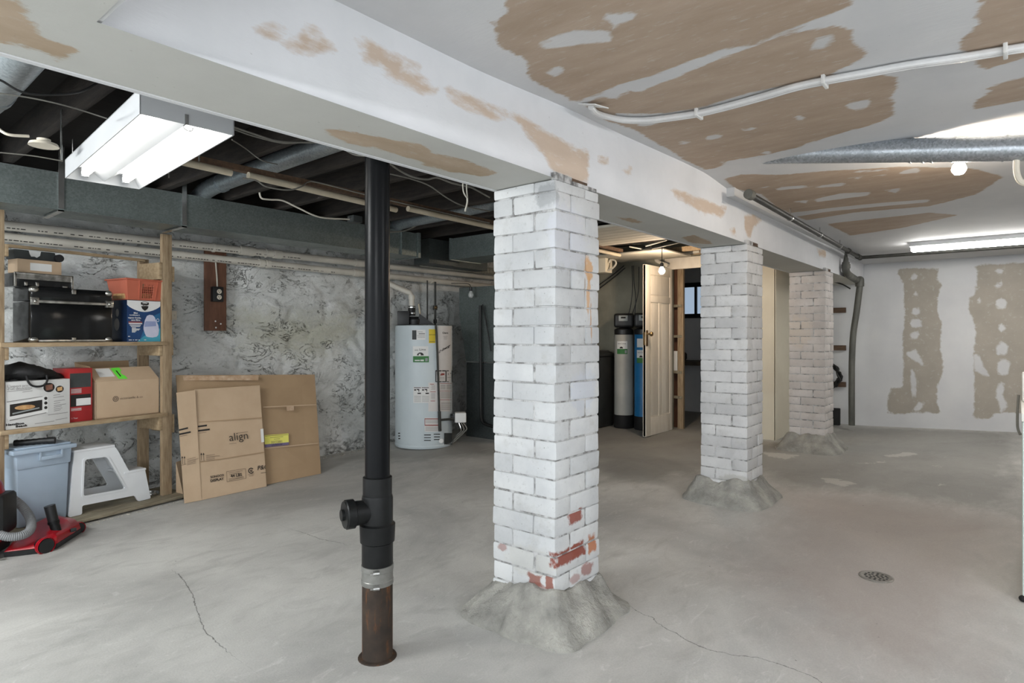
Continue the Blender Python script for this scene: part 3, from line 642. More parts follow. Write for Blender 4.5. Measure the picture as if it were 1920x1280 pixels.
# ================================================================== BRICK PILLARS
def pillar(x0, mname, label, zg, seed, peel):
    rnd = random.Random(seed); W = .32; y0 = 1.378; top = 1.80
    t = thing('brick_pillar', label, 'pillar', (x0 + W / 2, y0 + W / 2, zg), 0, 'white painted brick pillars under the beam')
    core = MB(); core.box((x0 + .005, y0 + .005, zg - .02), (x0 + W - .005, y0 + W - .005, BEAM_Z - .002), .004)
    n = 23; z = zg + .075; h = (top - z) / n
    br = MB(); pv = []; tv = []
    def brick(a, c, k, pl):
        bm = bmesh.new(); bmesh.ops.create_cube(bm, size=1)
        lo = Vector(a); hi = Vector(c); s_ = hi - lo
        for v in bm.verts: v.co = Vector((lo[i] + (v.co[i] + .5) * s_[i] for i in range(3)))
        bmesh.ops.bevel(bm, geom=list(bm.edges), offset=.008, segments=2, profile=.55, affect='EDGES')
        cx = (lo + hi) / 2; sd = rnd.random() * 90
        jx, jy = rnd.uniform(-.003, .003), rnd.uniform(-.003, .003); tilt = rnd.uniform(-.012, .012)
        for v in bm.verts:
            d = v.co - cx
            v.co += Vector((jx, jy, d.x * tilt + d.y * tilt * .6))
            v.co += mnoise.noise_vector(v.co * 22 + Vector((sd, 0, 0))) * .0028
        pv.extend([pl] * len(bm.verts)); tv.extend([rnd.random() ** 1.8 * .45] * len(bm.verts)); br.bm(bm)
    L, S, J = .213, .102, .005
    for k in range(n):
        a, c = z + k * h + .0025, z + (k + 1) * h - .0015
        if k == n - 1: c = top
        i1 = BEAM_Z - .003
        fl = k % 2
        segs = []
        if fl: segs = [((x0, y0), (x0 + S, y0 + L)), ((x0 + S + J, y0), (x0 + W, y0 + S)), ((x0 + W - S, y0 + S + J), (x0 + W, y0 + W)), ((x0, y0 + L + J), (x0 + L, y0 + W))]
        else: segs = [((x0, y0), (x0 + L, y0 + S)), ((x0 + L + J, y0), (x0 + W, y0 + L)), ((x0, y0 + S + J), (x0 + S, y0 + W)), ((x0 + S + J, y0 + L + J), (x0 + W, y0 + W))]
        for j, (p0, p1) in enumerate(segs):
            cc = c if j != 99 else c
            cc = min(c, i1) if k >= n - 1 else c
            brick((p0[0], p0[1], a), (p1[0], p1[1], cc), k, peel(k, j, fl, rnd))
    sh = br.build('brick_shaft', mname, t, 40)
    at = sh.data.attributes.new('peel', 'FLOAT', 'POINT'); at.data.foreach_set('value', np.array(pv, 'f'))
    at = sh.data.attributes.new('tone', 'FLOAT', 'POINT'); at.data.foreach_set('value', np.array(tv, 'f'))
    core.build('mortar_core', 'mortar', t)
    lip = MB(); lip.box((x0 + .0, y0, BEAM_Z - .004), (x0 + .115, BEAM_Y0 - .001, top - .004), .003)
    if x0 < 3: lip.box((x0 + .125, y0, BEAM_Z - .004), (x0 + W - .02, BEAM_Y0 - .001, BEAM_Z + .012), .003)
    lip.build('projecting_brick', 'mortar', t)
    s_ = MB(); s_.box((x0 + .06, BEAM_Y0 - .014, BEAM_Z + .012), (x0 + .24, BEAM_Y0 - .001, BEAM_Z + .026), .002); s_.box((x0 + .12, BEAM_Y0 - .012, BEAM_Z + .004), (x0 + .25, BEAM_Y0 - .001, BEAM_Z + .012), .001)
    part_label(s_.build('shim', 'ledge', t), 'brown wooden shim')
    # concrete footing, a rough battered skirt
    cx, cy = x0 + W / 2, y0 + W / 2; ring = []; seg = 128
    prof = [(-.04, .292, 5), (.012, .286, 5), (.03, .272, 4.5), (.06, .245, 5), (.09, .218, 6), (.115, .196, 8), (.135, .182, 10), (.152, .172, 12), (.156, .158, 12)]
    vs = []
    for hz, hs, ex in prof:
        for q_ in range(seg):
            a = 2 * PI * q_ / seg; ca, sa = math.cos(a), math.sin(a)
            rr = hs / ((abs(ca) ** ex + abs(sa) ** ex) ** (1 / ex))
            rr = min(rr, hs * (1.27 + .1 * max(0, min(1, hz / .12))))
            P = Vector((cx + ca * rr, cy + sa * rr, zg + hz))
            nv = mnoise.fractal(P * 7, 1, 2, 4)
            fine = mnoise.fractal(P * 21, 1, 2, 3)
            P += Vector((ca, sa, 0)) * (nv * .018 + fine * .006 * (hz < .14)) + Vector((0, 0, nv * (.008 if hz < .13 else .03) + fine * .004 if hz > 0 else 0)); vs.append(P)
    fs = [(i * seg + k, i * seg + (k + 1) % seg, (i + 1) * seg + (k + 1) % seg, (i + 1) * seg + k) for i in range(len(prof) - 1) for k in range(seg)]
    fs.append(tuple(range((len(prof) - 1) * seg, len(prof) * seg)))
    f_ = MB(); f_.add(vs, fs); part_label(f_.build('footing', 'footing', t, 60), 'rough grey concrete footing skirt')
    return t
def peel_near(k, j, fl, rnd): return -.1 if k > 1 else .3
pillar(1.925, 'brick1', 'nearest white painted brick pillar, red brick showing through near its foot', 0.0, 1, peel_near)
pillar(4.0925, 'brick2', 'middle white painted brick pillar beside the open cream door', ground(4.2, 1.5), 2, lambda k, j, fl, r: .2 if k == 0 else -.1)
pillar(6.21, 'brick3', 'farthest painted brick pillar next to the cream partition', ground(6.3, 1.5), 3, lambda k, j, fl, r: .3 if k == 0 else -.1)

# ================================================================== DRAIN STACK
sx, sy = 1.395, 1.79
t = thing('drain_stack', 'tall black plastic drain pipe standing on a rusty iron stub before the nearest pillar', 'pipe', (sx, sy, 0))
b = MB(); b.cyl((sx, sy, .60), (sx, sy, 2.26), .0445, seg=36); b.build('upper_pipe', 'abs', t)
b = MB(); b.lathe((sx, sy, .585), [(.046, 0), (.052, .001), (.052, .066), (.0475, .068), (.0445, .069)], 36); b.build('upper_collar', 'abs_dull', t)
b = MB(); b.lathe((sx, sy, .47), [(.05, 0), (.0555, .002), (.0555, .105), (.053, .116), (.046, .118)], 36); tee = b.build('tee', 'abs_dull', t)
dd = Vector((-.80, .28, .0)).normalized(); p0 = Vector((sx, sy, .53))
b = MB(); b.cyl(p0, p0 + dd * .092, .040, .044, 28); b.build('cleanout_branch', 'abs_dull', tee)
b = MB(); b.lathe(p0 + dd * .085, [(.046, 0), (.0515, .003), (.0515, .03), (.047, .034), (.047, .036), (.02, .037), (.02, .047), (.001, .047)], 30, axis=dd)
b.build('cleanout_plug', 'abs_dull', tee)
b = MB(); b.lathe((sx, sy, .415), [(.052, 0), (.0615, .004), (.0635, .06), (.0635, .066), (.056, .071), (.054, .075)], 36); b.build('hub', 'abs_dull', t)
b = MB(); b.lathe((sx, sy, .31), [(.054, 0), (.0555, .001), (.0555, .105), (.05, .108)], 36); b.build('lower_collar', 'abs_dull', t)
b = MB(); b.lathe((sx, sy, .265), [(.052, 0), (.0575, .002), (.0575, .018), (.0560, .02), (.0560, .05), (.0578, .052), (.0578, .07), (.054, .072)], 36)
cp = b.build('coupling_band', 'clamp_band', t)
for zz in (.274, .327):
    b = MB(); a = Vector((sx - .05, sy - .03, zz)); b.cyl(a + Vector((-.006, -.018, 0)), a + Vector((.012, -.03, 0)), .0075, seg=12); b.cyl(a + Vector((-.014, -.012, 0)), a + Vector((-.004, -.019, 0)), .005, seg=6)
    b.build('clamp_screw', 'steel', cp)
b = MB(); b.lathe((sx, sy, -.02), [(.0565, 0), (.0565, .02), (.0545, .03), (.0545, .288)], 36); part_label(b.build('iron_stub', 'rust', t), 'rusty cast iron stub')
b = MB(); b.lathe((sx, sy, -.01), [(.075, 0), (.068, .013), (.058, .016)], 26); part_label(b.build('rust_ring', 'rust', t), 'rusty ring of floor around the stub')

# ================================================================== FLUORESCENT FIXTURE (left)
near, zb = Vector((.793, 2.303)), 1.917
ax = Vector((.097, 1.231)).normalized(); wd = Vector((ax.y, -ax.x))
ang = math.atan2(ax.y, ax.x)
LEN, WID, HT = 1.22, .315, .088
t = thing('fluorescent_fixture', 'white two-tube fluorescent shop light hanging under the dark joists', 'light', (near.x, near.y, zb), 0)
T = Matrix.Translation((near.x, near.y, zb)) @ Matrix.Rotation(ang, 4, 'Z')      # local x along, -y across to the right
b = MB(T)
b.box((0, -WID, .0), (LEN, -WID + .004, HT)); b.box((0, -.004, 0), (LEN, 0, HT)); b.box((0, -WID, 0), (.004, 0, HT)); b.box((LEN - .004, -WID, .0), (LEN, 0, HT)); b.box((0, -WID, HT - .004), (LEN, 0, HT))
b.build('housing', 'fixture', t)
b = MB(T)
sec = [(-.004, .004), (-.03, .055), (-.1, .055), (-WID / 2, .012), (-WID + .1, .055), (-WID + .03, .055), (-WID + .004, .004)]
vs = [(xx, yy, zz) for xx in (.005, LEN - .005) for yy, zz in sec]; k = len(sec)
b.add(vs, [(i, i + 1, k + i + 1, k + i) for i in range(k - 1)]); part_label(b.build('reflector', 'fixture', t, 20), 'white folded reflector')
for yy in (-.072, -WID + .072):
    b = MB(T); b.cyl((.035, yy, .03), (LEN - .05, yy, .03), .0165, seg=18); part_label(b.build('lamp_tube', 'tube_glow', t), 'lit fluorescent tube')
    for xx in (.012, LEN - .05):
        b = MB(T); b.box((xx, yy - .016, .012), (xx + .022, yy + .016, .056), .004); b.build('lamp_holder', 'fixture', t)
b = MB(T); b.box((-.003, -WID * .47 - .006, .0), (0, -WID * .47 + .006, .035)); b.tube([(-.004, -WID * .47 - .02, -.008), (-.004, -WID * .47 - .016, -.02), (-.004, -WID * .47, -.022), (-.004, -WID * .47 + .012, -.012), (-.004, -WID * .47, .004)], .0015, 6)
part_label(b.build('end_clip', 'steel', t), 'small wire end clip')
for xx in (.12, LEN - .06):
    for yy in (-.02, -WID + .02):
        b = MB(T); b.tube([(xx, yy, HT), (xx, yy, HT + .09)], .003, 6); b.build('hanging_chain', 'steel', t)
for xx in (.45, .85):
    b = MB(T); b.box((xx, -WID - .03, .02), (xx + .012, -WID - .004, .026)); b.box((xx, -WID - .032, .0), (xx + .012, -WID - .028, .026)); b.build('side_latch', 'steel', t)

# ---- bare tube battens added out of view as fill light for the basement
for (lx, ly, lz, dx, dy), lab in (((-.9, 3.0, 1.98, 0, 1), 'added unseen fill light under the joists of the near shelf bay'), ((2.2, -1.3, 1.86, 1, 0), 'added unseen fill light hung below the plaster ceiling near the dryer'), ((-.75, -.2, 1.70, 0, 1), 'added unseen fill light under the dropped bulkhead at the near end')):
    a, c = Vector((lx - dx * .6, ly - dy * .6, lz)), Vector((lx + dx * .6, ly + dy * .6, lz))
    t = thing('fill_light', lab, 'light', (lx, ly, lz))
    b = MB(); b.box(tuple(a + Vector((-.03 * dy, -.03 * dx, .03))), tuple(c + Vector((.03 * dy, .03 * dx, .07)))); b.build('housing', 'fixture', t)
    b = MB(); b.cyl(a, c, .019, seg=18); part_label(b.build('lamp_tube', 'fill_left' if ly > 1 else 'fill_right' if lx > 0 else 'fill_back', t), 'added fill light tube')
    for p_ in (a, c):
        b = MB(); b.box(tuple(p_ - Vector((.015, .015, .02))), tuple(p_ + Vector((.015, .015, .04)))); b.tube([p_ + Vector((0, 0, .06)), p_ + Vector((0, 0, .07 if lz < 1.8 else .13 if dy else .22))], .003, 6, sub=1); b.build('lamp_holder', 'fixture', t)

# ---- fluorescent strip (far right)
t = thing('fluorescent_strip', 'long lit fluorescent strip light on the ceiling before the far wall', 'light', (6.77, .1, 1.94))
b = MB(); b.box((6.70, -.72, 1.988), (6.86, .782, 2.034), .003); b.build('housing', 'fixture', t)
b = MB(); b.box((6.71, -.71, 1.944), (6.82, .770, 1.989), .012); part_label(b.build('lamp_tube', 'strip_glow', t), 'lit white tube')

# ================================================================== BARE BULBS
def bulb(P, top, gm, label, cord):
    t = thing('light_bulb', label, 'bulb', P)
    b = MB(); b.lathe((P[0], P[1], P[2] - .03), [(.002, 0), (.018, .004), (.028, .018), (.03, .03), (.026, .045), (.016, .062), (.013, .07)], 20); b.build('bulb', gm, t)
    b = MB(); b.lathe((P[0], P[1], P[2] + .038), [(.014, 0), (.018, .003), (.018, .035), (.012, .042)], 16); b.build('lamp_socket', 'black_plastic' if cord else 'ivory', t)
    if cord:
        b = MB(); b.tube([(P[0], P[1], P[2] + .07), (P[0] + .002, P[1], top)], .004, 6); b.build('cord', 'cable_black', t)
    else:
        b = MB(); b.lathe((P[0], P[1], P[2] + .07), [(.03, 0), (.05, .006), (.05, top - P[2] - .07)], 20); b.build('ceiling_rose', 'ivory', t)
    return t
B1 = at_x(1241, 508, 5.62); bulb((B1.x, B1.y, B1.z), 2.07, 'bulb_warm', 'lit bare bulb hanging on a cord in front of the cream door', True)
B2 = at_x(1798, 316, 3.62); bulb((B2.x, B2.y, B2.z), ceilz(3.62), 'bulb_glow', 'lit bare bulb on the ceiling behind the galvanised vent pipe', False)

# ================================================================== DUCTS
t = thing('supply_duct', 'long rectangular galvanised duct along the stone wall above the wooden shelf', 'duct', (1.2, 4.44, 1.895))
b = MB(); b.box((-1.6, 4.287, 1.897), (3.40, 4.60, 2.11)); b.build('trunk_run', 'galv', t)
b = MB(); b.box((-1.6, 4.275, 1.892), (3.40, 4.288, 1.899)); b.build('bottom_seam', 'galv', t)
b = MB(); b.box((3.40, 4.283, 1.893), (3.415, 4.605, 2.114)); b.box((3.415, 4.287, 1.897), (3.80, 4.60, 2.11)); b.box((3.80, 4.275, 1.887), (3.83, 4.61, 2.118)); b.box((3.60, 4.27, 1.89), (3.612, 4.288, 2.11)); b.build('end_section', 'galv', t)
for px in (115, 346):
    P = at_y(px, 380, 4.28)
    b = MB(); b.box((P.x - .014, 4.278, 1.885), (P.x + .014, 4.286, 2.26)); b.box((P.x - .014, 4.278, 1.885), (P.x + .014, 4.62, 1.892)); b.build('hanger_strap', 'steel', t)
t = thing('branch_duct', 'short dark sheet metal duct crossing over the furnace', 'duct', (4.4, 3.85, 1.9))
b = MB(); b.box((4.2, 3.3, 1.905), (4.62, 4.25, 2.108)); b.build('body', 'galv', t)
b = MB(); b.box((4.19, 4.25, 1.9), (4.63, 4.268, 2.113)); b.build('flange', 'galv', t)
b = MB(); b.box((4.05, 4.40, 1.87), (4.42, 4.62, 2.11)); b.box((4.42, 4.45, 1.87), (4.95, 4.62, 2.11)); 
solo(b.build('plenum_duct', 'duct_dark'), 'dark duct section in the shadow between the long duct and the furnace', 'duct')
b = MB(); b.box((4.30, 4.72, 1.885), (5.6, 4.82, 1.956), .01); solo(b.build('foil_wrap', 'foil'), 'crinkled shiny foil wrapped duct just above the white pipes', 'duct')

def round_duct(pts, r, label, bands):
    m_ = sum((Vector(p) for p in pts), Vector()) / len(pts)
    t = thing('round_duct', label, 'duct', m_)
    b = MB(); b.tube(pts, r, 26, sub=5); b.build('pipe', 'galv_round', t)
    for a, c in bands:
        a, c = Vector(a), Vector(c); b = MB(); b.cyl(a, c, r + .004, seg=26); b.build('joint_band', 'galv_round', t)
round_duct([(.515, 1.55, 2.12), (.52, 2.4, 2.112), (.525, 3.05, 2.108), (.53, 3.5, 2.14), (.53, 4.2, 2.175), (.53, 4.45, 2.12), (.53, 4.47, 2.05)], .078, 'fat round galvanised duct beside the shop light, running up to the plaster beam', [((.525, 3.0, 2.109), (.526, 3.05, 2.108))])
round_duct([(1.89, 1.72, 2.19), (1.89, 2.7, 2.19), (1.89, 3.6, 2.182), (1.89, 4.2, 2.17), (1.89, 4.42, 2.12), (1.89, 4.46, 2.06)], .056, 'round galvanised duct in the joists left of the black drain pipe', [((1.89, 4.05, 2.173), (1.89, 4.08, 2.172))])
round_duct([(3.40, 1.72, 2.19), (3.50, 2.7, 2.185), (3.56, 3.6, 2.18), (3.58, 4.25, 2.17), (3.58, 4.44, 2.1)], .056, 'round galvanised duct in the joists right of the black drain pipe', [])

# furnace with its slanted return drop
t = thing('furnace', 'dark sheet metal furnace and slanted duct drop standing beside the water heater', 'furnace', (5.2, 4.4, .06))
b = MB(); b.box((4.9, 3.95, .05), (5.55, 4.72, .88), .006); b.build('cabinet', 'duct_dark', t)
b = MB(); yl0, yl1 = 4.72, 4.83
vs = [(4.9, 3.95, .88), (4.9, yl0, .88), (5.55, yl0, .88), (5.55, 3.95, .88), (4.9, 3.95, 1.40), (4.9, yl1, 1.40), (5.55, yl1, 1.40), (5.55, 3.95, 1.40), (4.9, 3.95, 1.70), (4.9, yl1, 1.70), (5.55, yl1, 1.70), (5.55, 3.95, 1.70)]
b.add(vs, [(0, 1, 5, 4), (1, 2, 6, 5), (2, 3, 7, 6), (3, 0, 4, 7), (4, 5, 9, 8), (5, 6, 10, 9), (6, 7, 11, 10), (7, 4, 8, 11), (8, 9, 10, 11)]); b.build('duct_drop', 'galv', t, 20)
b = MB(); b.box((4.885, 3.94, .87), (4.9, 4.74, .885)); b.build('joint_flange', 'steel', t)
b = MB(); b.box((4.893, 3.94, 1.395), (4.9, 4.84, 1.403)); b.build('joint_seam', 'galv', t)
b = MB(); b.tube([(4.86, 4.47, 1.49), (4.855, 4.468, 1.2), (4.855, 4.462, .8), (4.85, 4.455, .4), (4.86, 4.44, .24), (4.87, 4.3, .2), (4.87, 4.1, .17)], .017, 10)
solo(b.build('condensate_hose', 'cable_black'), 'black hose running down the front of the dark furnace', 'hose')
b = MB(); b.tube([(4.86, 4.44, 1.50), (4.86, 4.41, 1.4), (4.86, 4.36, 1.2), (4.86, 4.32, 1.0)], .008, 8)
solo(b.build('furnace_cable', 'cable_black'), 'thin black cable beside the hose on the furnace', 'cable')
P = at_x(883, 550, 4.8)
t = thing('light_bulb', 'unlit clear bulb hanging by the furnace under the white pipes', 'bulb', P)
b = MB(); b.lathe((P.x, P.y, P.z - .05), [(.002, 0), (.02, .006), (.03, .025), (.028, .045), (.016, .07), (.014, .078)], 18); b.build('bulb', 'dead_bulb', t)
b = MB(); b.cyl((P.x, P.y, P.z + .026), (P.x, P.y, P.z + .07), .016); b.build('lamp_socket', 'black_plastic', t)
b = MB(); b.tube([(P.x, P.y, P.z + .07), (P.x + .01, P.y + .06, 1.73), (P.x - .1, P.y + .2, 1.735)], .004, 6); b.build('cord', 'cable_black', t)

# ================================================================== WHITE PIPES ON THE STONE WALL
PY = 5.0
def long_pipe(x0, z0, x1, z1, r, PY, label, joints, prints=()):
    t = thing('white_pipe', label, 'pipe', ((x0 + x1) / 2, PY, (z0 + z1) / 2))
    b = MB(); b.cyl((x0, PY, z0), (x1, PY, z1), r, seg=24); b.build('pipe', 'pvc', t)
    zz = lambda x: z0 + (z1 - z0) * (x - x0) / (x1 - x0)
    for a, c in joints:
        b = MB(); b.cyl((a, PY, zz(a)), (c, PY, zz(c)), r + .006, seg=24); b.build('coupling', 'pvc', t)
    rnd = random.Random(int(z0 * 1000)); k = 0
    pr = MB()
    for a, c in prints:
        x = a
        while x < c:
            w_ = rnd.uniform(.008, .03)
            if rnd.random() < .75:
                th = PI + .55
                y = PY + (r + .0008) * math.cos(th); z = zz(x) + (r + .0008) * math.sin(th); hh = .0045
                pr.add([(x, y, z - hh), (x + w_, y, z - hh), (x + w_, y, z + hh), (x, y, z + hh)], [(0, 1, 2, 3)])
            x += w_ + .007
    if pr.f: part_label(pr.build('lettering', 'print_dark', t), 'dark printed marking')
jx = lambda px: at_y(px, 470, PY - .03).x
long_pipe(-1.2, 1.858, 6.3, 1.885, .032, 4.97, 'upper of two white plastic pipes running along the stone wall', [(jx(398), jx(402)), (jx(449), jx(476)), (jx(497), jx(499)), (jx(512), jx(527)), (jx(665), jx(682))], [(.3, 3.0)])
long_pipe(-1.2, 1.807, 6.3, 1.768, .031, 5.025, 'lower of two white plastic pipes, joined by the water heater vent', [(jx(490), jx(500)), (jx(504), jx(512)), (jx(668), jx(680)), (jx(813), jx(815))], [(.3, 3.4)])

# conduits below the joists
def conduit(x0, x1, label):
    m0 = Vector((x0, 3.1, 2.0)); m1 = Vector((x1, 3.19 if x1 > 2 else 3.12, 2.0))
    b = MB(); b.cyl(m0, m1, .018, seg=16); return solo(b.build('conduit_pipe', 'pvc_cream'), label, 'pipe')
conduit(1.16, 1.50, 'cream pipe ending beside the shop light under the joists')
conduit(1.58, 2.64, 'cream pipe passing behind the black drain pipe under the joists')
conduit(2.665, 5.6, 'cream pipe under the joists between black drain pipe and nearest pillar')
b = MB(); b.box((1.16, 3.15, 2.03), (5.6, 3.19, 2.06)); solo(b.build('strapping_board', 'ledge'), 'thin brown board fixed under the joists beside the cream pipes', 'board')

# ================================================================== WATER HEATER
hx, hy, hr, hz0, hz1 = 4.27, 4.72, .29, ground(4.27, 4.72), 1.27
HC = Vector((hx, hy, 0)); back = Vector((-hx, -hy, 0)).normalized(); right = Vector((-back.y, back.x, 0)) ; 
right = Vector((SN, -CS, 0)); right = (right - back * right.dot(back)).normalized()
def hpt(px, y, off=.0015):
    """point on the tank jacket seen at column px, row y"""
    sphi = max(-.995, min(.995, (px - 795) / 53.0)); phi = math.asin(sphi)
    rad = back * math.cos(phi) + right * math.sin(phi)
    p = HC + rad * (hr + off); dep = p.x * CS + p.y * SN
    p.z = EYE - (y - HY) * dep / F; return p
t = thing('water_heater', 'tall pale grey cylindrical water heater covered in labels beside the dark furnace', 'water heater', (hx, hy, hz0))
b = MB(); b.lathe((hx, hy, hz0), [(hr - .02, 0), (hr - .004, .004), (hr, .03), (hr, 1.205), (hr - .003, 1.222), (hr - .02, 1.228)], 64); b.build('jacket', 'heater', t)
b = MB(); b.lathe((hx, hy, hz0), [(hr + .002, .015), (hr + .004, .02), (hr + .004, .035), (hr + .001, .04)], 64, caps=False); b.build('base_ring', 'heater', t)
def hpatch(name, x0, x1, y0, y1, mm, off=.0018, parent=None, n=8):
    b = MB(); vs = []
    for i in range(n + 1):
        x = x0 + (x1 - x0) * i / n
        vs += [hpt(x, y1, off), hpt(x, y0, off)]
    b.add(vs, [(2 * i, 2 * i + 2, 2 * i + 3, 2 * i + 1) for i in range(n)])
    return b.build(name, mm, parent or t)
def hlines(parent, rects, mm, off=.003, name='printed_lines'):
    b = MB()
    for x0, y0, x1, y1 in rects:
        n = 4; vs = []
        for i in range(n + 1):
            x = x0 + (x1 - x0) * i / n; vs += [hpt(x, y1, off), hpt(x, y0, off)]
        b.add(vs, [(2 * i, 2 * i + 2, 2 * i + 3, 2 * i + 1) for i in range(n)])
    return b.build(name, mm, parent)
def htext(parent, body, x0, x1, y, rise, mm, **kw):
    vs, fs = text_geo(body, 1.0, **kw); w = max(v.x for v in vs); b = MB()
    k = (x1 - x0) / w
    b.add([hpt(x0 + v.x * k, y - v.y * k * 1.05 - rise * v.x / w, .0034) for v in vs], fs); return b.build('lettering', mm, parent)
l1 = part_label(hpatch('rating_label', 774, 798, 618, 637, 'paper'), 'white rating label with a dark block')
hlines(l1, [(774.5, 619, 782, 636.5)], 'charcoal', name='dark_block'); hlines(l1, [(784, 621.5, 793, 622.3), (786, 624.5, 797, 626.5), (783, 628.6, 797, 629.4), (784, 631.5, 797, 632.3)], 'grey_ink')
l2 = part_label(hpatch('yellow_label', 804, 815.5, 617, 643, 'yellow'), 'yellow label'); hlines(l2, [(804, 627, 815.5, 627.7), (804.5, 640, 815, 640.8)], 'black_ink')
l3 = part_label(hpatch('supplier_label', 775.5, 803, 649, 667.5, 'paper'), 'white label above a green band'); htext(l3, 'Lime', 787, 798.5, 657, 0, 'black_ink'); htext(l3, 'eco', 779, 785, 657.3, 0, 'black_ink')
b = MB(); ctr = (789, 666); vs = [hpt(ctr[0], ctr[1], .003)] + [hpt(ctr[0] + 6 * math.cos(a), ctr[1] - 5.5 * math.sin(a), .003) for a in [PI * i / 10 for i in range(11)]]
b.add(vs, [(0, i, i + 1) for i in range(1, 11)]); b.build('umbrella_mark', 'black_ink', l3)
hlines(l3, [(786.2, 663, 789.6, 667.4)], 'paper', .0045, 'house_mark')
l4 = part_label(hpatch('green_band', 776, 804, 667.5, 679, 'green'), 'green band'); hlines(l4, [(779, 674.5, 788, 676.5), (789, 674, 795, 676.8)], 'paper'); hlines(l4, [(797.5, 671, 802, 677)], 'panel_grey', name='round_seal')
l5 = part_label(hpatch('brand_panel', 820, 847.5, 611, 694, 'paper_pink'), 'long pale panel with a slanted script'); htext(l5, 'Giant', 828, 839, 625.5, 0, 'black_ink', bold=.02); htext(l5, 'D·Energy', 821.5, 844, 662, 14, 'black_ink', bold=.03, shear=.3)
hlines(l5, [(830, 630, 838, 630.6), (831, 632.5, 837, 633.1), (831, 635, 837, 635.6)], 'grey_ink')
l6 = part_label(hpatch('warning_label', 815.5, 847.5, 694, 716, 'paper_pink'), 'framed warning label')
hlines(l6, [(815.5, 694, 847.5, 696), (815.5, 714.5, 847.5, 716), (815.5, 694, 817, 716), (834, 694, 836, 716), (846.4, 694, 847.5, 716)], 'black_ink', name='black_frame'); hlines(l6, [(826, 699.5, 832, 703), (824.5, 701.5, 829, 703.6)], 'redink', name='red_mark'); hlines(l6, [(838.5, 699, 840, 703), (843, 698.5, 845, 701), (823, 707, 832, 707.6), (823, 709.5, 832, 710.1), (837.5, 707, 845, 707.6)], 'grey_ink')
l7 = part_label(hpatch('instruction_panel', 803, 847.8, 717, 771, 'paper_pink'), 'tall instruction panel of small print')
hlines(l7, [(806, 719.5, 813, 720.6), (824, 718, 846, 718.8), (806.5, 733.8, 816, 734.8), (824, 732.5, 846, 733.3), (807, 751, 815, 752), (824, 749, 846, 749.8)], 'redink', name='red_rules')
hlines(l7, [(808 + 1 * (i % 2), 722 + i * 1.9, 815, 722.6 + i * 1.9) for i in range(5)] + [(808, 737 + i * 2, 815, 737.7 + i * 2) for i in range(6)] + [(825, 721 + i * 1.9, 834, 721.7 + i * 1.9) for i in range(5)] + [(836, 721 + i * 1.9, 845, 721.7 + i * 1.9) for i in range(5)] + [(825, 735.5 + i * 2, 845, 736.2 + i * 2) for i in range(6)] + [(826, 754 + i * 2.2, 845, 754.7 + i * 2.2) for i in range(7)], 'grey_ink')
l8 = part_label(hpatch('scald_label', 776.5, 804.5, 725, 755, 'paper'), 'white label with two black tap drawings')
hlines(l8, [(777.5, 726, 790, 727.3), (791.5, 726, 804, 727.3)], 'black_ink', name='heading'); hlines(l8, [(778, 729.5, 781.5, 732), (782.5, 729, 787, 731), (785.5, 731, 787, 734), (784, 736, 790, 738.5), (792, 729.5, 795.5, 732), (796.5, 729, 801, 731), (799.5, 731, 801, 734), (798, 736, 804, 738.5)], 'black_ink', name='tap_drawing')
hlines(l8, [(778, 742 + 2.6 * i, 790, 742.7 + 2.6 * i) for i in range(5)] + [(792, 742 + 2.6 * i, 804, 742.7 + 2.6 * i) for i in range(5)], 'grey_ink')
l9 = part_label(hpatch('lower_label', 796.5, 821, 783, 809, 'paper_pink'), 'pale label with red bars'); hlines(l9, [(796.5, 784.3, 821, 785.8), (797, 796, 821, 797.8), (796.5, 784, 797.4, 797.5)], 'redink', name='red_bars'); hlines(l9, [(798, 788 + i * 2, 820, 788.6 + i * 2) for i in range(3)] + [(798, 800 + i * 2, 820, 800.6 + i * 2) for i in range(4)], 'grey_ink')
vt = hlines(t, [(795.5, 814.3, 807.5, 816), (795.5, 819.5, 807.5, 821), (795.5, 824.6, 807.5, 826.2), (812.5, 813, 824, 814.6), (813, 818, 824, 819.6), (813, 823, 824, 824.6), (748.8, 811, 752.5, 813), (749, 816, 752.6, 818), (749.2, 821, 752.8, 823)], 'hole', .002, 'vent_grille')
b = MB(); p = [hpt(815.5, 609, .012), hpt(817.5, 640, .012), hpt(819.5, 700, .012), hpt(821.5, 772, .012)]; b.tube(p, .0105, 12, sub=3)
gp = b.build('gas_pipe', 'black_iron', t)
b = MB(); p = [hpt(821.6, 771, .014), hpt(822.6, 808, .014)]; b.cyl(p[0], p[1], .016, seg=14); q = [hpt(822, 787, .014), hpt(832, 786, .03), hpt(842, 785, .05)]; b.tube(q, .011, 10); b.build('gas_tee', 'black_iron', t)
v0 = hpt(853, 796, .03) ; e1 = right; 
Tm = Matrix.Translation(hpt(845, 781, .05)) @ Matrix.Rotation(math.atan2(e1.y, e1.x), 4, 'Z')
b = MB(Tm); b.box((-.01, -.06, -.055), (.105, .05, .045), .012); b.build('gas_control', 'paper', t)
b = MB(Tm); b.box((-.03, -.045, -.05), (-.008, .04, .04), .008); b.cyl((-.05, 0, 0), (-.02, 0, 0), .03); b.build('control_body', 'black_plastic', t)
for i in range(3):
    b = MB(Tm); b.tube([(.03 + .02 * i, -.02, -.05), (.05 + .03 * i, -.04, -.11), (.05 + .02 * i, -.03, -.15), (.0 - .01 * i, 0, -.2 - .03 * i), (-.02, .03, -.27)], .006, 6); b.build('control_tube', 'cable_grey' if i else 'steel', t)
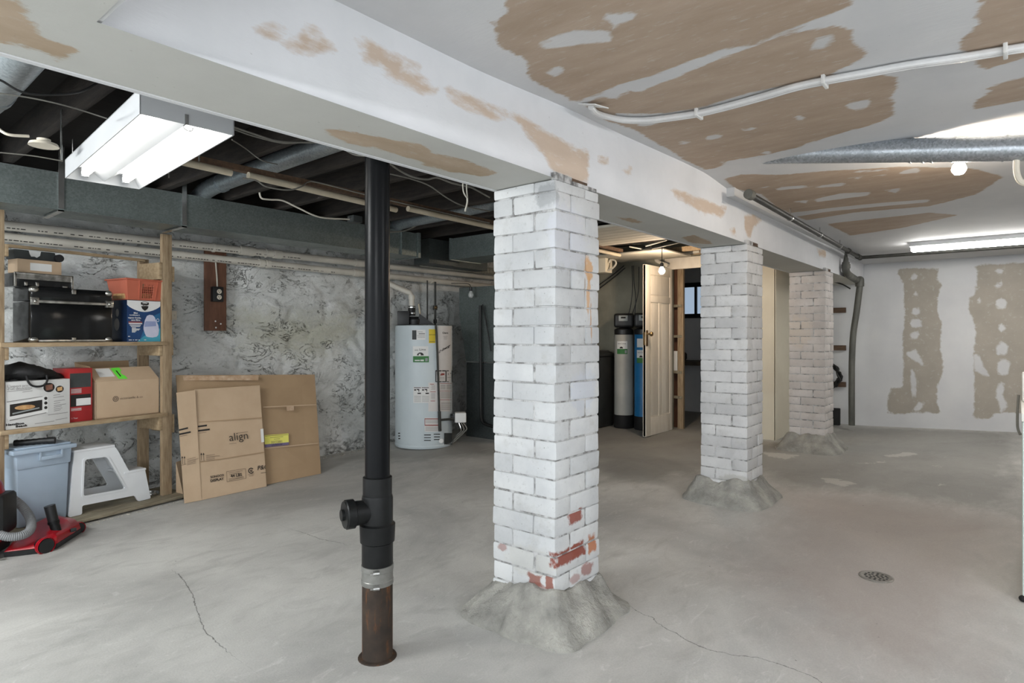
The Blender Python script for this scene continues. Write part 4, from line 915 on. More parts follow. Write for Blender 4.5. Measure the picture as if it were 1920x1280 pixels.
hpatch('burner_door', 831.5, 847, 811.5, 833, 'charcoal', .004); b = MB(); c_ = hpt(825.5, 826.5, .008); b.lathe(c_, [(.024, -.006), (.024, .004), (.018, .009)], 16, axis=(back.x, back.y, 0)); b.build('round_cap', 'paper', t)
zt = hz0 + 1.226
b = MB(); b.lathe((hx, hy, zt), [(hr - .03, 0), (hr - .03, .004)], 40); b.build('top_cover', 'charcoal', t)
Tb = Matrix.Translation((4.17, 4.75, zt)) @ Matrix.Rotation(math.atan2(right.y, right.x), 4, 'Z')
b = MB(Tb); b.box((-.17, -.08, .003), (-.05, .06, .145), .008); b.build('blower_box', 'black_plastic', t)
b = MB(Tb); b.lathe((.0, 0, 0), [(.07, 0), (.075, .06), (.05, .09)], 18); b.add([(.03, -.05, .01), (.2, -.05, .01), (.05, -.05, .12), (.03, .05, .01), (.2, .05, .01), (.05, .05, .12)], [(0, 1, 2), (5, 4, 3), (0, 3, 4, 1), (1, 4, 5, 2), (2, 5, 3, 0)]); b.build('blower_hood', 'black_plastic', t)
b = MB(); b.cyl((4.177, 4.80, zt + .1), (4.177, 4.80, zt + .2), .038, seg=20); b.build('rubber_sleeve', 'cable_black', t)
b = MB()
for zz in (.12, .18): b.cyl((4.177, 4.80, zt + zz), (4.177, 4.80, zt + zz + .012), .041, seg=20)
b.build('hose_clamp', 'steel', t)
b = MB(); b.tube([(4.177, 4.80, zt + .19), (4.177, 4.80, zt + .30), (4.16, 4.81, zt + .335), (3.86, 4.975, 1.745)], .028, 18, sub=1); b.build('vent_pipe', 'pvc', t)
b = MB(); b.cyl((4.177, 4.80, zt + .27), (4.177, 4.80, zt + .31), .033, seg=20); b.cyl((3.95, 4.918, 1.69), (3.90, 4.944, 1.722), .034, seg=20); b.build('vent_elbow', 'pvc', t)
b = MB(); b.tube([(4.20, 4.70, zt), (4.203, 4.70, zt + .1), (4.20, 4.72, zt + .22)], .008, 8); b.build('copper_line', 'pvc_cream', t)
for xx, yy, r_, top in ((4.505, 4.80, .012, 1.74), (4.41, 4.82, .008, 1.75)):
    b = MB(); b.cyl((xx, yy, zt), (xx, yy, top), r_, seg=10)
    if r_ > .01: b.cyl((xx, yy, zt + .17), (xx, yy, zt + .22), .024, seg=10); b.cyl((xx, yy, zt + .03), (xx, yy, zt + .07), .02, seg=10)
    b.build('water_line', 'black_iron', t)
b = MB(); b.ball((4.49, 4.775, zt + .195), .02); b.build('valve_handle', 'brass', t)

# ================================================================== SOFTENER TANKS, BRINE TUB, OPEN DOOR
def softener(cx, cy, mm, label, sign):
    g = ground(cx, cy); t = thing('softener_tank', label, 'tank', (cx, cy, g))
    b = MB(); b.lathe((cx, cy, g), [(.112, 0), (.118, .01), (.118, .15), (.113, .155)], 32); part_label(b.build('foot', 'black_matt', t), 'black foot')
    b = MB(); b.lathe((cx, cy, g), [(.112, .15), (.112, 1.09), (.105, 1.1)], 40); b.build('body', mm, t)
    b = MB(); b.lathe((cx, cy, g), [(.106, 1.095), (.112, 1.10), (.112, 1.155), (.09, 1.17), (.05, 1.18)], 32); b.build('collar', 'black_plastic', t)
    fr = Vector((-cx, -cy, 0)).normalized(); Tm = Matrix.Translation((cx, cy, g)) @ Matrix.Rotation(math.atan2(fr.x, -fr.y), 4, 'Z')
    b = MB(Tm); b.box((-.115, -.11, 1.18), (.115, .1, 1.345), .035, seg=4); h = b.build('control_head', 'black_plastic', t)
    b = MB(Tm); b.box((-.06, -.114, 1.255), (.045, -.108, 1.32), .002); part_label(b.build('display', 'panel_grey', h), 'grey display')
    b = MB(Tm); b.box((-.035, -.1155, 1.285), (.02, -.113, 1.305)); b.build('screen', 'black_matt', h)
    def cp(u, z, off=.0015):
        a = u / .112; return Tm @ Vector(((.112 + off) * math.sin(a), -(.112 + off) * math.cos(a), z))
    def patch(name, u0, u1, z0, z1, mm, off=.0015, par=t):
        b = MB(); vs = []
        for i in range(9):
            u = u0 + (u1 - u0) * i / 8; vs += [cp(u, z0, off), cp(u, z1, off)]
        b.add(vs, [(2 * i, 2 * i + 2, 2 * i + 3, 2 * i + 1) for i in range(8)]); return b.build(name, mm, par)
    def lab(u0, zt):
        l = part_label(patch('supplier_label', u0, u0 + .125, zt - .10, zt, 'paper'), 'white label with a green band')
        patch('green_band', u0, u0 + .125, zt - .15, zt - .09, 'green', .0022, l); patch('seal', u0 + .095, u0 + .118, zt - .14, zt - .105, 'panel_grey', .003, l)
        vs, fs = text_geo('eco Lime', .026); b = MB(); b.add([cp(u0 + .012 + v.x, zt - .035 + v.y, .003) for v in vs], fs); b.build('lettering', 'black_ink', l)
        b = MB(); vs = [cp(u0 + .055, zt - .085, .003)] + [cp(u0 + .055 + .02 * math.cos(a), zt - .085 + .022 * math.sin(a), .003) for a in [PI * i / 8 for i in range(9)]]; b.add(vs, [(0, i, i + 1) for i in range(1, 9)]); b.build('umbrella_mark', 'black_ink', l)
    if sign: lab(-.085, 1.02)
    else:
        patch('notice_label', -.09, -.01, .95, 1.05, 'paper'); lab(-.092, .92)
    return t
softener(6.42, 3.60, 'tank_grey', 'tall grey water softener tank with black control head against the dim wall', True)
softener(6.44, 3.345, 'tank_blue', 'blue water softener tank half hidden behind the open door', False)
g = ground(6.3, 3.9); t = thing('brine_tub', 'dark lidded brine tub standing left of the grey softener tank', 'bin', (6.3, 3.95, g))
b = MB(); b.frust((6.12, 3.78, g), (6.50, 4.16, g + .84), (1.06, 1.06), .03); b.build('body', 'bin_black', t)
b = MB(); b.box((6.10, 3.76, g + .84), (6.52, 4.18, g + .875), .012); b.frust((6.13, 3.79, g + .875), (6.49, 4.15, g + .91), (.8, .8), .01); b.build('lid', 'bin_black', t)

DX0, DX1, DY, DZ0, DZ1 = 5.95, 6.60, 3.07, .082, 1.93
t = thing('door_1', 'open cream panelled door with an old brass knob', 'door', (DX1, DY, DZ0)); t['kind'] = 'structure'
fl_ = lambda a: DX0 + (DX1 - DX0) * a
b = MB(); b.box((DX0, DY + .008, DZ0), (DX1, DY + .03, DZ1)); b.build('core', 'door', t)
st = MB()
zA, zB, zC, zD, zE = DZ0 + .20, 1.53, 1.60, 1.83, DZ1
st.box((DX0, DY, DZ0), (fl_(.17), DY + .038, DZ1), .004); st.box((fl_(.9), DY, DZ0), (DX1, DY + .038, DZ1), .004); st.box((fl_(.47), DY, zA), (fl_(.57), DY + .038, zB), .004)
st.box((fl_(.17), DY, DZ0), (fl_(.9), DY + .038, zA), .004); st.box((fl_(.17), DY, zB), (fl_(.9), DY + .038, zC), .004); st.box((fl_(.17), DY, zD), (fl_(.9), DY + .038, zE), .004)
st.build('stiles_and_rails', 'door', t)
pn = MB()
for a, c, z0, z1 in ((.19, .45, zA + .02, zB - .02), (.59, .88, zA + .02, zB - .02), (.19, .88, zC + .015, zD - .015)): pn.box((fl_(a), DY + .004, z0), (fl_(c), DY + .012, z1), .003)
pn.build('panel', 'door', t)
kz = at_y(1215, 626, DY).z; kx = at_y(1213, 626, DY).x
b = MB(); b.lathe((kx, DY, kz), [(.018, 0), (.012, .006), (.009, .02), (.012, .035), (.024, .045), (.026, .055), (.02, .066), (.002, .069)], 20, axis=(0, -1, 0)); part_label(b.build('knob', 'brass', t), 'aged brass knob')
b = MB(); b.box((kx - .022, DY - .003, kz - .13), (kx + .022, DY + .001, kz + .04), .002); part_label(b.build('lock_plate', 'brass', t), 'worn escutcheon plate')
b = MB(); b.box((DX0 - .003, DY + .006, kz - .12), (DX0 + .001, DY + .032, kz + .02), .001); b.build('edge_plate', 'brass', t)

# timber studs and shelf ledges just inside the doorway
t = thing('stud_shelving', 'bare timber stud with little ledges just inside the doorway at the cream door edge', 'studs', (6.72, 3.03, .09))
gz = ground(6.7, 3.0)
b = MB(); b.box((6.70, 2.985, gz - .01), (6.745, 3.055, 2.2), .004); b.build('stud', 'wood_v', t)
for yy in (571, 628, 695, 742):
    zz = at_x(1267, yy, 6.7).z; b = MB(); b.box((6.69, 3.0, zz - .03), (6.77, 3.16, zz), .003); b.build('ledge', 'wood_grey', t)
b = MB(); b.box((6.78, 3.05, .04), (6.80, 3.2, 2.2)); b.build('backing', 'redwood', t)
zz = at_x(1266, 695, 6.7).z
b = MB(); b.box((6.705, 3.06, zz + .002), (6.76, 3.12, zz + .23), .003); solo(b.build('ledge_box', 'paper'), 'small pale box standing on the stud ledge beside the door', 'box')
t = thing('utility_bench', 'dim workbench under the basement window of the back room', 'bench', (7.9, 3.3, .1))
b = MB(); b.box((7.6, 2.4, .78), (8.12, 3.70, .83)); b.build('top', 'umber', t)
for yy in (2.45, 3.0, 3.6):
    b = MB(); b.box((7.62, yy, .08), (7.67, yy + .05, .78)); b.build('leg', 'umber', t)
b = MB(); b.box((7.55, 3.36, .12), (7.575, 3.64, .72)); 
fr = b.build('leaning_frame', 'panel_grey'); solo(fr, 'pale framed panel leaning against the bench in the back room', 'panel')
b = MB(); b.lathe((7.85, 3.52, .83), [(.05, 0), (.07, .03), (.07, .09), (.04, .12)], 16); solo(b.build('bench_pot', 'black_matt'), 'dark round pot on the bench below the window', 'pot')

# ================================================================== TIMBER SHELF AND WHAT IS ON IT
SM = Matrix.Translation((.84, 4.484, 0)) @ Matrix.Rotation(R(11), 4, 'Z')       # u along the front, v into the shelf
SP = lambda u, v, z: SM @ Vector((u, v, z))
t = thing('timber_shelf', 'rough timber shelving unit with stuffed boxes against the stone wall', 'shelf', SP(.5, .12, 0), R(11))
ZM, ZL, DP = 1.122, .618, .27
for u0, u1, v0, v1 in ((-.035, .004, 0, .05), (.928, .998, 0, .032), (-.035, .004, DP - .04, DP), (.905, .975, DP - .03, DP)):
    b = MB(SM); b.box((u0, v0, .03), (u1, v1, 1.885 if v0 == 0 else 1.72), .003); b.build('post', 'wood_v', t)
for zt_ in (ZM, ZL):
    b = MB(SM); b.box((-.02, -.012, zt_ - .026), (.96, DP + .02, zt_), .003); b.build('shelf_board', 'wood', t)
for z0, z1, u0, u1 in ((ZM - .10, ZM - .028, .905, .928), (ZL - .12, ZL - .028, .905, .928), (1.56, 1.68, .905, .928), (ZM - .10, ZM - .028, .004, .025), (ZL - .11, ZL - .028, .004, .025), (1.62, 1.69, .004, .024), (1.55, 1.66, .999, 1.02), (ZL - .15, ZL - .02, .999, 1.02), (ZM - .1, ZM + .05, .999, 1.012)):
    b = MB(SM); b.box((u0, .0 if u0 < .99 else .006, z0), (u1, DP - .02, z1), .003); b.build('cleat', 'wood', t)
for z0, z1 in ((ZM - .08, ZM - .02), (ZL - .1, ZL - .02), (1.60, 1.66)):
    b = MB(SM); b.box((-.16, .01, z0), (-.036, .035, z1), .003); b.build('side_rail', 'wood', t)
b = MB(SM); b.box((.004, DP - .06, 1.698), (.93, DP - .04, 1.718), .003); b.build('top_batten', 'wood', t)
t = thing('floor_pallet', 'low plank platform on the floor under the timber shelf', 'platform', SP(.5, .05, 0), R(11))
for v0, v1, mm in ((-.115, -.01, 'wood_grey'), (.0, .13, 'wood_grey'), (.14, .28, 'wood_grey')):
    b = MB(SM); b.box((-.06, v0, .012), (1.16 if v0 < 0 else 1.08, v1, .032), .003); b.build('plank', mm, t)
for u in (-.04, .4, 1.02):
    b = MB(SM); b.box((u, -.09, 0), (u + .06, .26, .012)); b.build('runner', 'wood_dark', t)

def shelf_thing(name, label, cat, u, v, z): return thing(name, label, cat, SP(u, v, z), R(11))
# black trunk
t = shelf_thing('footlocker', 'glossy black storage trunk with chrome corners on the middle shelf', 'trunk', .375, .15, ZM)
u0, u1, v0, v1, z0, z1 = .145, .607, .03, .255, ZM, 1.458; zs = 1.37
b = MB(SM); b.box((u0, v0, z0), (u1, v1, zs - .002), .006); b.build('body', 'trunk', t)
b = MB(SM); b.box((u0, v0, zs + .002), (u1, v1, z1), .008); b.build('lid', 'trunk', t)
b = MB(SM); b.box((u0 + .02, v0 - .006, zs - .009), (u1 - .02, v0 + .001, zs + .009), .003); b.build('closing_strip', 'chrome', t)
for uu, s_ in ((u0, 1), (u1, -1)):
    for zz, q_ in ((z0, 1), (z1, -1)):
        b = MB(SM); b.ball((uu + s_ * .02, v0 + .012, zz + q_ * .016), .026, seg=16, sc=(1.05, .9, .8)); b.build('corner_cap', 'chrome', t)
    b = MB(SM); b.box((uu - s_ * .004, v0 - .008, zs - .022), (uu + s_ * .04, v0, zs + .024), .004); b.ball((uu + s_ * .02, v0 - .006, zs), .011, seg=10); b.build('side_catch', 'chrome', t)
b = MB(SM); b.box((u0 + .04, v0 - .003, z0 + .003), (u1 - .04, v0, z0 + .016), .001); b.build('bottom_strip', 'chrome', t)
for zz in (z0 + .012, z1 - .02):
    b = MB(SM); b.box(((u0 + u1) / 2 - .012, v0 - .006, zz - .014), ((u0 + u1) / 2 + .012, v0, zz + .018), .003); b.build('hinge_clip', 'chrome', t)
# chrome case
t = shelf_thing('metal_case', 'shiny black and chrome flat case lying on the black trunk', 'case', .28, .16, z1)
b = MB(SM); b.box((.095, .10, z1), (.40, .25, z1 + .082), .006); b.build('body', 'trunk', t)
b = MB(SM)
for uu in (.095, .40): b.box((uu - .006, .094, z1), (uu + .006, .104, z1 + .086), .002)
b.box((.095, .094, z1 + .074), (.40, .106, z1 + .086), .002); b.build('edge_strip', 'chrome', t)
b = MB(SM); b.box((.10, .096, z1 + .045), (.395, .1, z1 + .074)); b.build('bright_band', 'chrome', t)
b = MB(SM); b.box((.345, .096, z1 + .008), (.372, .1, z1 + .018), .001); b.box((.14, .094, z1 + .005), (.155, .1, z1 + .03), .002); b.box((.20, .094, z1 + .005), (.215, .1, z1 + .03), .002); b.build('latch', 'chrome', t)
zc = z1 + .087
t = shelf_thing('small_carton', 'small brown cardboard box with a white label on the shiny flat case', 'box', .24, .18, zc)
b = MB(SM); b.box((.115, .12, zc), (.35, .24, zc + .082), .002); b.build('body', 'card', t)
b = MB(SM); b.box((.18, .1185, zc + .016), (.295, .1195, zc + .062)); part_label(b.build('label', 'paper', t), 'white label')
zd = zc + .083
t = shelf_thing('charcoal_case', 'dark grey flat case with a torn white label on the small carton', 'case', .22, .19, zd)
b = MB(SM); b.box((.11, .15, zd), (.33, .25, zd + .058), .006); b.build('body', 'charcoal', t)
b = MB(SM); b.add([(.185, .149, zd + .056), (.25, .149, zd + .056), (.245, .149, zd + .03), (.228, .149, zd + .016), (.215, .149, zd + .022), (.198, .149, zd + .02), (.19, .149, zd + .036)], [tuple(range(7))]); part_label(b.build('torn_label', 'paper', t), 'torn white label')
b = MB(SM); b.cyl((.342, .125, zd + .024), (.352, .24, zd + .024), .024, seg=20); solo(b.build('black_tube', 'black_matt'), 'short black tube lying at the right end of the small carton', 'tube')

# humidifier carton
zv = ZM
t = shelf_thing('humidifier_box', 'blue and white humidifier carton on the middle shelf below the red basket', 'box', .83, .14, zv)
U0, U1, V0, V1, Z1 = .694, .925, .02, .225, 1.405
b = MB(SM); b.box((U0, V0, zv), (U1, V1, Z1), .002); b.build('carton', 'navy_side', t)
fpz = lambda z: zv + (Z1 - zv) * z
fpu = lambda u: U0 + (U1 - U0) * u
def fface(name, pts, mm, off, par=t, v0=V0):
    b = MB(SM); b.add([(fpu(u), v0 - off, fpz(z)) for u, z in pts], [tuple(range(len(pts)))]); return b.build(name, mm, par)
fface('front_print', [(0.005, .0), (.995, .0), (.995, .995), (.005, .995)], 'navy', .0008)
fface('middle_print', [(.35, .0), (.995, .0), (.995, .72), (.7, .6), (.5, .3)], 'midblue', .0012)
fface('teal_print', [(.30, .0), (.995, .0), (.995, .34), (.7, .18), (.5, .14)], 'teal', .0016)
arc = [(.005, .995), (.005, .885)] + [(a, .885 - .16 * math.sin(PI * a) ** .8) for a in [.06 + .088 * i for i in range(11)]] + [(.995, .885), (.995, .995)]
part_label(fface('white_arch', arc, 'paper', .002), 'white arched header')
sh_ = [(.40, .955), (.455, .972), (.52, .977), (.585, .972), (.64, .955), (.635, .87), (.60, .80), (.52, .75), (.44, .80), (.405, .87)]
em = fface('shield_emblem', sh_, 'black_ink', .003); fface('shield_band', [(.40, .9), (.64, .9), (.64, .865), (.40, .865)], 'paper', .0038, em)
vs, fs = text_geo('VICKS', .013, 'CENTER', bold=.0006); b = MB(SM); b.add([(fpu(.52) + v.x, V0 - .005, fpz(.868) + v.y) for v in vs], fs); b.build('lettering', 'black_ink', em)
fface('shield_arc', [(.43, .955), (.52, .965), (.61, .955), (.58, .935), (.46, .935)], 'paper', .0038, em)
tx = MB(SM)
for body, u, z, sz in (('Mini', .25, .675, .016), ('humidificateur à', .22, .63, .0105), ('vapeur froide,', .22, .56, .0155), ('sans filtre', .25, .505, .0155)):
    vs, fs = text_geo(body, sz, 'CENTER', bold=.0004); tx.add([(fpu(u) + v.x, V0 - .003, fpz(z) + v.y) for v in vs], fs)
tx.build('lettering', 'paper', t)
fface('red_strip', [(.04, .46), (.44, .46), (.44, .485), (.04, .485)], 'redink', .003); fface('pale_strip', [(.05, .425), (.44, .425), (.44, .455), (.05, .455)], 'paper_pink', .003)
b = MB(SM)
for i, (a, c, z) in enumerate([(.08, .40, .39), (.11, .38, .36), (.14, .26, .325), (.14, .38, .30), (.14, .35, .275), (.14, .27, .25), (.14, .24, .225), (.03, .09, .12), (.05, .14, .035), (.17, .2, .035), (.23, .30, .035), (.33, .37, .035), (.5, .56, .035)]):
    b.add([(fpu(a), V0 - .003, fpz(z)), (fpu(c), V0 - .003, fpz(z)), (fpu(c), V0 - .003, fpz(z + .017)), (fpu(a), V0 - .003, fpz(z + .017))], [(0, 1, 2, 3)])
b.build('fine_lettering', 'paper', t)
hum = [(.56, .13), (.52, .20), (.48, .30), (.48, .36), (.52, .52), (.58, .63), (.66, .66), (.76, .65), (.82, .60), (.86, .52), (.93, .40), (.95, .28), (.93, .17), (.88, .12), (.75, .10), (.62, .11)]
h_ = part_label(fface('humidifier_picture', hum, 'lilac', .0028), 'picture of a white egg-shaped humidifier')
fface('water_window', [(.505, .36), (.86, .385), (.85, .50), (.55, .50), (.515, .46)], 'bluegrey', .0036, h_)
for cu, cz, ro, ri, mm in ((.91, .53, .045, .03, 'lilac'),):
    b = MB(SM); n = 20; vs = [(fpu(cu + ro * math.cos(2 * PI * i / n)), V0 - .0035, fpz(cz + ro * 1.0 * math.sin(2 * PI * i / n))) for i in range(n)] + [(fpu(cu + ri * math.cos(2 * PI * i / n)), V0 - .0035, fpz(cz + ri * math.sin(2 * PI * i / n))) for i in range(n)]
    b.add(vs, [(i, (i + 1) % n, n + (i + 1) % n, n + i) for i in range(n)]); b.build('ring_mark', mm, t)
b = MB(SM)
for vv, zz, rr in ((.13, 1.32, .022), (.135, 1.24, .034)):
    n = 18; b.add([(U0 - .0012, vv + rr * .9 * math.cos(2 * PI * i / n), zz + rr * 1.25 * math.sin(2 * PI * i / n)) for i in range(n)], [tuple(range(n))])
b.build('side_picture', 'grey_ink', t)

# terracotta basket with a lattice window, hollow
zb_ = Z1 + .003
t = shelf_thing('plastic_basket', 'terracotta plastic basket with lattice sides on the humidifier carton', 'basket', .8, .14, zb_)
b0, b1, t0, t1 = (.705, .025), (.925, .225), (.69, .012), (.945, .255); hB = .14
def ring(z, f, ins=0.0):
    return [(b0[0] + (t0[0] - b0[0]) * f + ins, b0[1] + (t0[1] - b0[1]) * f + ins, z), (b1[0] + (t1[0] - b1[0]) * f - ins, b0[1] + (t0[1] - b0[1]) * f + ins, z),
            (b1[0] + (t1[0] - b1[0]) * f - ins, b1[1] + (t1[1] - b1[1]) * f - ins, z), (b0[0] + (t0[0] - b0[0]) * f + ins, b1[1] + (t1[1] - b1[1]) * f - ins, z)]
o0, o1, i0, i1 = ring(zb_, 0), ring(zb_ + hB, 1), ring(zb_ + .004, 0, .004), ring(zb_ + hB, 1, .004)
lat = (.42, .74, .10, .80)      # lattice window on the front, as fractions across and up
def on(q, a, c): return [Vector(q[0]).lerp(Vector(q[1]), a).lerp(Vector(q[3]).lerp(Vector(q[2]), a), c)][0]
fro = [o0[0], o0[1], o1[1], o1[0]]; fri = [i0[0], i0[1], i1[1], i1[0]]
b = MB(SM)
for q in (o0, i0): b.add(q, [(0, 1, 2, 3)])
for k in (1, 2, 3):
    for lo_, hi_ in ((o0, o1), (i0, i1)): b.add([lo_[k], lo_[(k + 1) % 4], hi_[(k + 1) % 4], hi_[k]], [(0, 1, 2, 3)])
A0, A1, Cc0, Cc1 = lat
for a0, a1, c0, c1 in ((0, A0, 0, 1), (A1, 1, 0, 1), (A0, A1, 0, Cc0), (A0, A1, Cc1, 1)):
    P8 = [on(f_, a, c) for f_ in (fro, fri) for a, c in ((a0, c0), (a1, c0), (a1, c1), (a0, c1))]
    b.add(P8, [(0, 1, 2, 3), (7, 6, 5, 4), (0, 4, 5, 1), (1, 5, 6, 2), (2, 6, 7, 3), (3, 7, 4, 0)])
b.build('tub', 'basket', t)
b = MB(SM)
for i in range(1, 6):
    a = A0 + (A1 - A0) * i / 6; b.quadslab([on(fro, a - .007, Cc0), on(fro, a + .007, Cc0), on(fro, a + .007, Cc1), on(fro, a - .007, Cc1)], .003)
for i in range(1, 6):
    c = Cc0 + (Cc1 - Cc0) * i / 6; b.quadslab([on(fro, A0, c - .014), on(fro, A1, c - .014), on(fro, A1, c + .014), on(fro, A0, c + .014)], .003)
b.build('lattice', 'basket', t)
b = MB(SM); rr_ = ring(zb_ + hB, 1, -.006)
for k in range(4): b.tube([rr_[k], rr_[(k + 1) % 4]], .006, 8, sub=1)
b.build('rim', 'basket', t)
b = MB(SM)
for a in (.33, .83):
    p0_, p1_ = on(fro, a, .03), on(fro, a + .01, .97); b.quadslab([p0_ + Vector((-.003, -.004, 0)), p0_ + Vector((.003, -.004, 0)), p1_ + Vector((.003, -.004, 0)), p1_ + Vector((-.003, -.004, 0))], .004)
b.build('side_rib', 'basket', t)
b = MB(SM); b.box((.70, .05, zb_ + .006), (.88, .20, zb_ + .05), .008); solo(b.build('basket_packet', 'tan'), 'tan packet lying inside the terracotta basket', 'packet')

# toaster oven carton
zl = ZL
t = shelf_thing('toaster_oven_box', 'white carton with a toaster oven picture at the left of the lower shelf', 'box', .2, .14, zl)
U0, U1, V0, V1, Z1 = .012, .345, .01, .25, .895
b = MB(SM); b.box((U0, V0, zl), (U1, V1, Z1), .002); b.build('carton', 'box_white', t)
ou = lambda px: U0 + (U1 - U0) * (px - 135) / (1300 - 135)
oz = lambda y: Z1 - (Z1 - zl) * (y - 290) / (1090 - 290)
def oface(name, pts, mm, off, par=t):
    b = MB(SM); b.add([(ou(x), V0 - off, oz(y)) for x, y in pts], [tuple(range(len(pts)))]); return b.build(name, mm, par)
ov = part_label(oface('oven_picture', [(150, 620), (200, 660), (785, 575), (880, 570), (880, 860), (785, 880), (200, 940), (150, 890)], 'paper', .001), 'picture of a white toaster oven with a pizza inside')
oface('oven_window', [(205, 670), (775, 630), (775, 810), (205, 870)], 'black_ink', .0018, ov)
oface('oven_frame', [(150, 615), (780, 570), (782, 578), (155, 628)], 'grey_ink', .0018, ov)
oface('rack', [(245, 815), (720, 755), (725, 775), (250, 840)], 'panel_grey', .0024, ov)
oface('pizza', [(285 + 180 + 180 * math.cos(a), 735 - 40 * math.sin(a)) for a in [2 * PI * i / 20 for i in range(20)]], 'tan', .003, ov)
for y in (610, 692, 772): oface('dial', [(838 + 30 * math.cos(a), y + 27 * math.sin(a)) for a in [2 * PI * i / 16 for i in range(16)]], 'black_ink', .0024, ov)
oface('shadow_line', [(200, 925), (850, 855), (850, 868), (200, 945)], 'grey_ink', .0018, ov)
for cx_, cy_, r_, mm in ((900, 425, 115, 'meat'), (1100, 465, 85, 'tan')):
    f1 = oface('food_picture', [(cx_ + r_ * math.cos(a), cy_ + r_ * .82 * math.sin(a)) for a in [2 * PI * i / 22 for i in range(22)]], 'paper', .0012)
    f2 = oface('food_tray', [(cx_ + r_ * .92 * math.cos(a), cy_ + r_ * .72 * math.sin(a)) for a in [2 * PI * i / 22 for i in range(22)]], 'black_ink', .0018, f1)
    oface('food', [(cx_ - r_ * .6, cy_ - r_ * .35), (cx_ + r_ * .55, cy_ - r_ * .5), (cx_ + r_ * .6, cy_ + r_ * .3), (cx_ - r_ * .5, cy_ + r_ * .42)], mm, .0026, f1)
tx = MB(SM)
for body, x, y, s_ in (("L'aspect pro", 160, 385, .021), ("d'un deuxième", 160, 428, .021)):
    vs, fs = text_geo(body, s_); tx.add([(ou(x) + v.x, V0 - .0015, oz(y) + v.y) for v in vs], fs)
tx.build('heading_lettering', 'grey_ink', t)
tx = MB(SM)
for body, x, y in (('Hamilton', 140, 1020), ('Beach', 305, 1062)):
    vs, fs = text_geo(body, .021, bold=.0012, spacing=1.08); tx.add([(ou(x) + v.x * 1.05, V0 - .0015, oz(y) + v.y * .8) for v in vs], fs)
tx.build('brand_lettering', 'black_ink', t)
b = MB(SM)
for x0, x1, y in [(160, 560, 455), (420, 600, 480), (980, 1110, 575), (980, 1180, 615), (990, 1200, 680), (990, 1110, 720), (990, 1220, 755), (990, 1140, 785), (990, 1150, 820), (990, 1120, 850), (880, 1260, 910), (640, 1000, 1040), (1020, 1250, 1010)]:
    b.add([(ou(x0), V0 - .0014, oz(y)), (ou(x1), V0 - .0014, oz(y - 14)), (ou(x1), V0 - .0014, oz(y - 22)), (ou(x0), V0 - .0014, oz(y - 8))], [(0, 1, 2, 3)])
b.build('fine_lettering', 'grey_ink', t)

# red appliance carton
t = shelf_thing('red_box', 'narrow red appliance carton between the oven box and the open carton', 'box', .42, .15, zl)
b = MB(SM); b.box((.35, .03, zl), (.485, .23, .955), .002); b.build('carton', 'box_red', t)
def rface(name, x0, x1, z0, z1, mm, off=.001):
    b = MB(SM); b.box((x0, .03 - off, z0), (x1, .03, z1)); return b.build(name, mm, t)
rface('dark_picture', .355, .475, .835, .925, 'charcoal'); rface('machine_picture', .358, .475, .715, .79, 'black_ink'); rface('pale_picture', .39, .475, .72, .765, 'paper', .002)
b = MB(SM); vs, fs = text_geo('1 Year', .014); b.add([(.362 + v.x, .028, .638 + v.y) for v in vs], fs)
for i in range(6): b.add([(.36, .0285, .80 + i * .005), (.42, .0285, .80 + i * .005), (.42, .0285, .802 + i * .005), (.36, .0285, .802 + i * .005)], [(0, 1, 2, 3)])
for i in range(3): b.add([(.36, .0285, .69 + i * .006), (.42, .0285, .69 + i * .006), (.42, .0285, .6925 + i * .006), (.36, .0285, .6925 + i * .006)], [(0, 1, 2, 3)])
b.build('white_print', 'paper', t)

# black bag slumped on the oven carton
t = shelf_thing('black_bag', 'black fabric bag slumped on the toaster oven carton, its strap hanging down', 'bag', .18, .13, Z1)
nu, nv = 30, 16; vs = []
for i in range(nu + 1):
    for j in range(nv):
        a = i / nu; th = 2 * PI * j / nv
        u = .008 + a * .338; prof = (math.sin(PI * min(1, a * 1.0 + .04) * .98)) ** .45; w_ = .125 * prof + .01; h_ = (.038 + .010 * math.sin(a * 5 + .5)) * prof + .004
        y = .135 + w_ * math.cos(th); z = Z1 + .004 + h_ + h_ * math.sin(th)
        nn = mnoise.fractal(Vector((u * 9, y * 16, z * 22)), 1, 2, 4); vs.append((u, y + nn * .008, max(Z1 + .002, z + nn * .018)))
fs = [(i * nv + j, i * nv + (j + 1) % nv, (i + 1) * nv + (j + 1) % nv, (i + 1) * nv + j) for i in range(nu) for j in range(nv)] + [tuple(range(nv)), tuple(range(nu * nv, nu * nv + nv))]
b = MB(SM); b.add(vs, fs); b.build('body', 'bag', t, 60)
b = MB(SM); pp = [(.115, .012, Z1 + .03), (.118, -.004, Z1 - .005), (.135, -.008, Z1 - .028), (.165, -.009, Z1 - .036), (.195, -.008, Z1 - .03), (.215, -.004, Z1 - .005), (.218, .012, Z1 + .03)]; b.tube(pp, .006, 8); b.build('strap', 'bag', t)

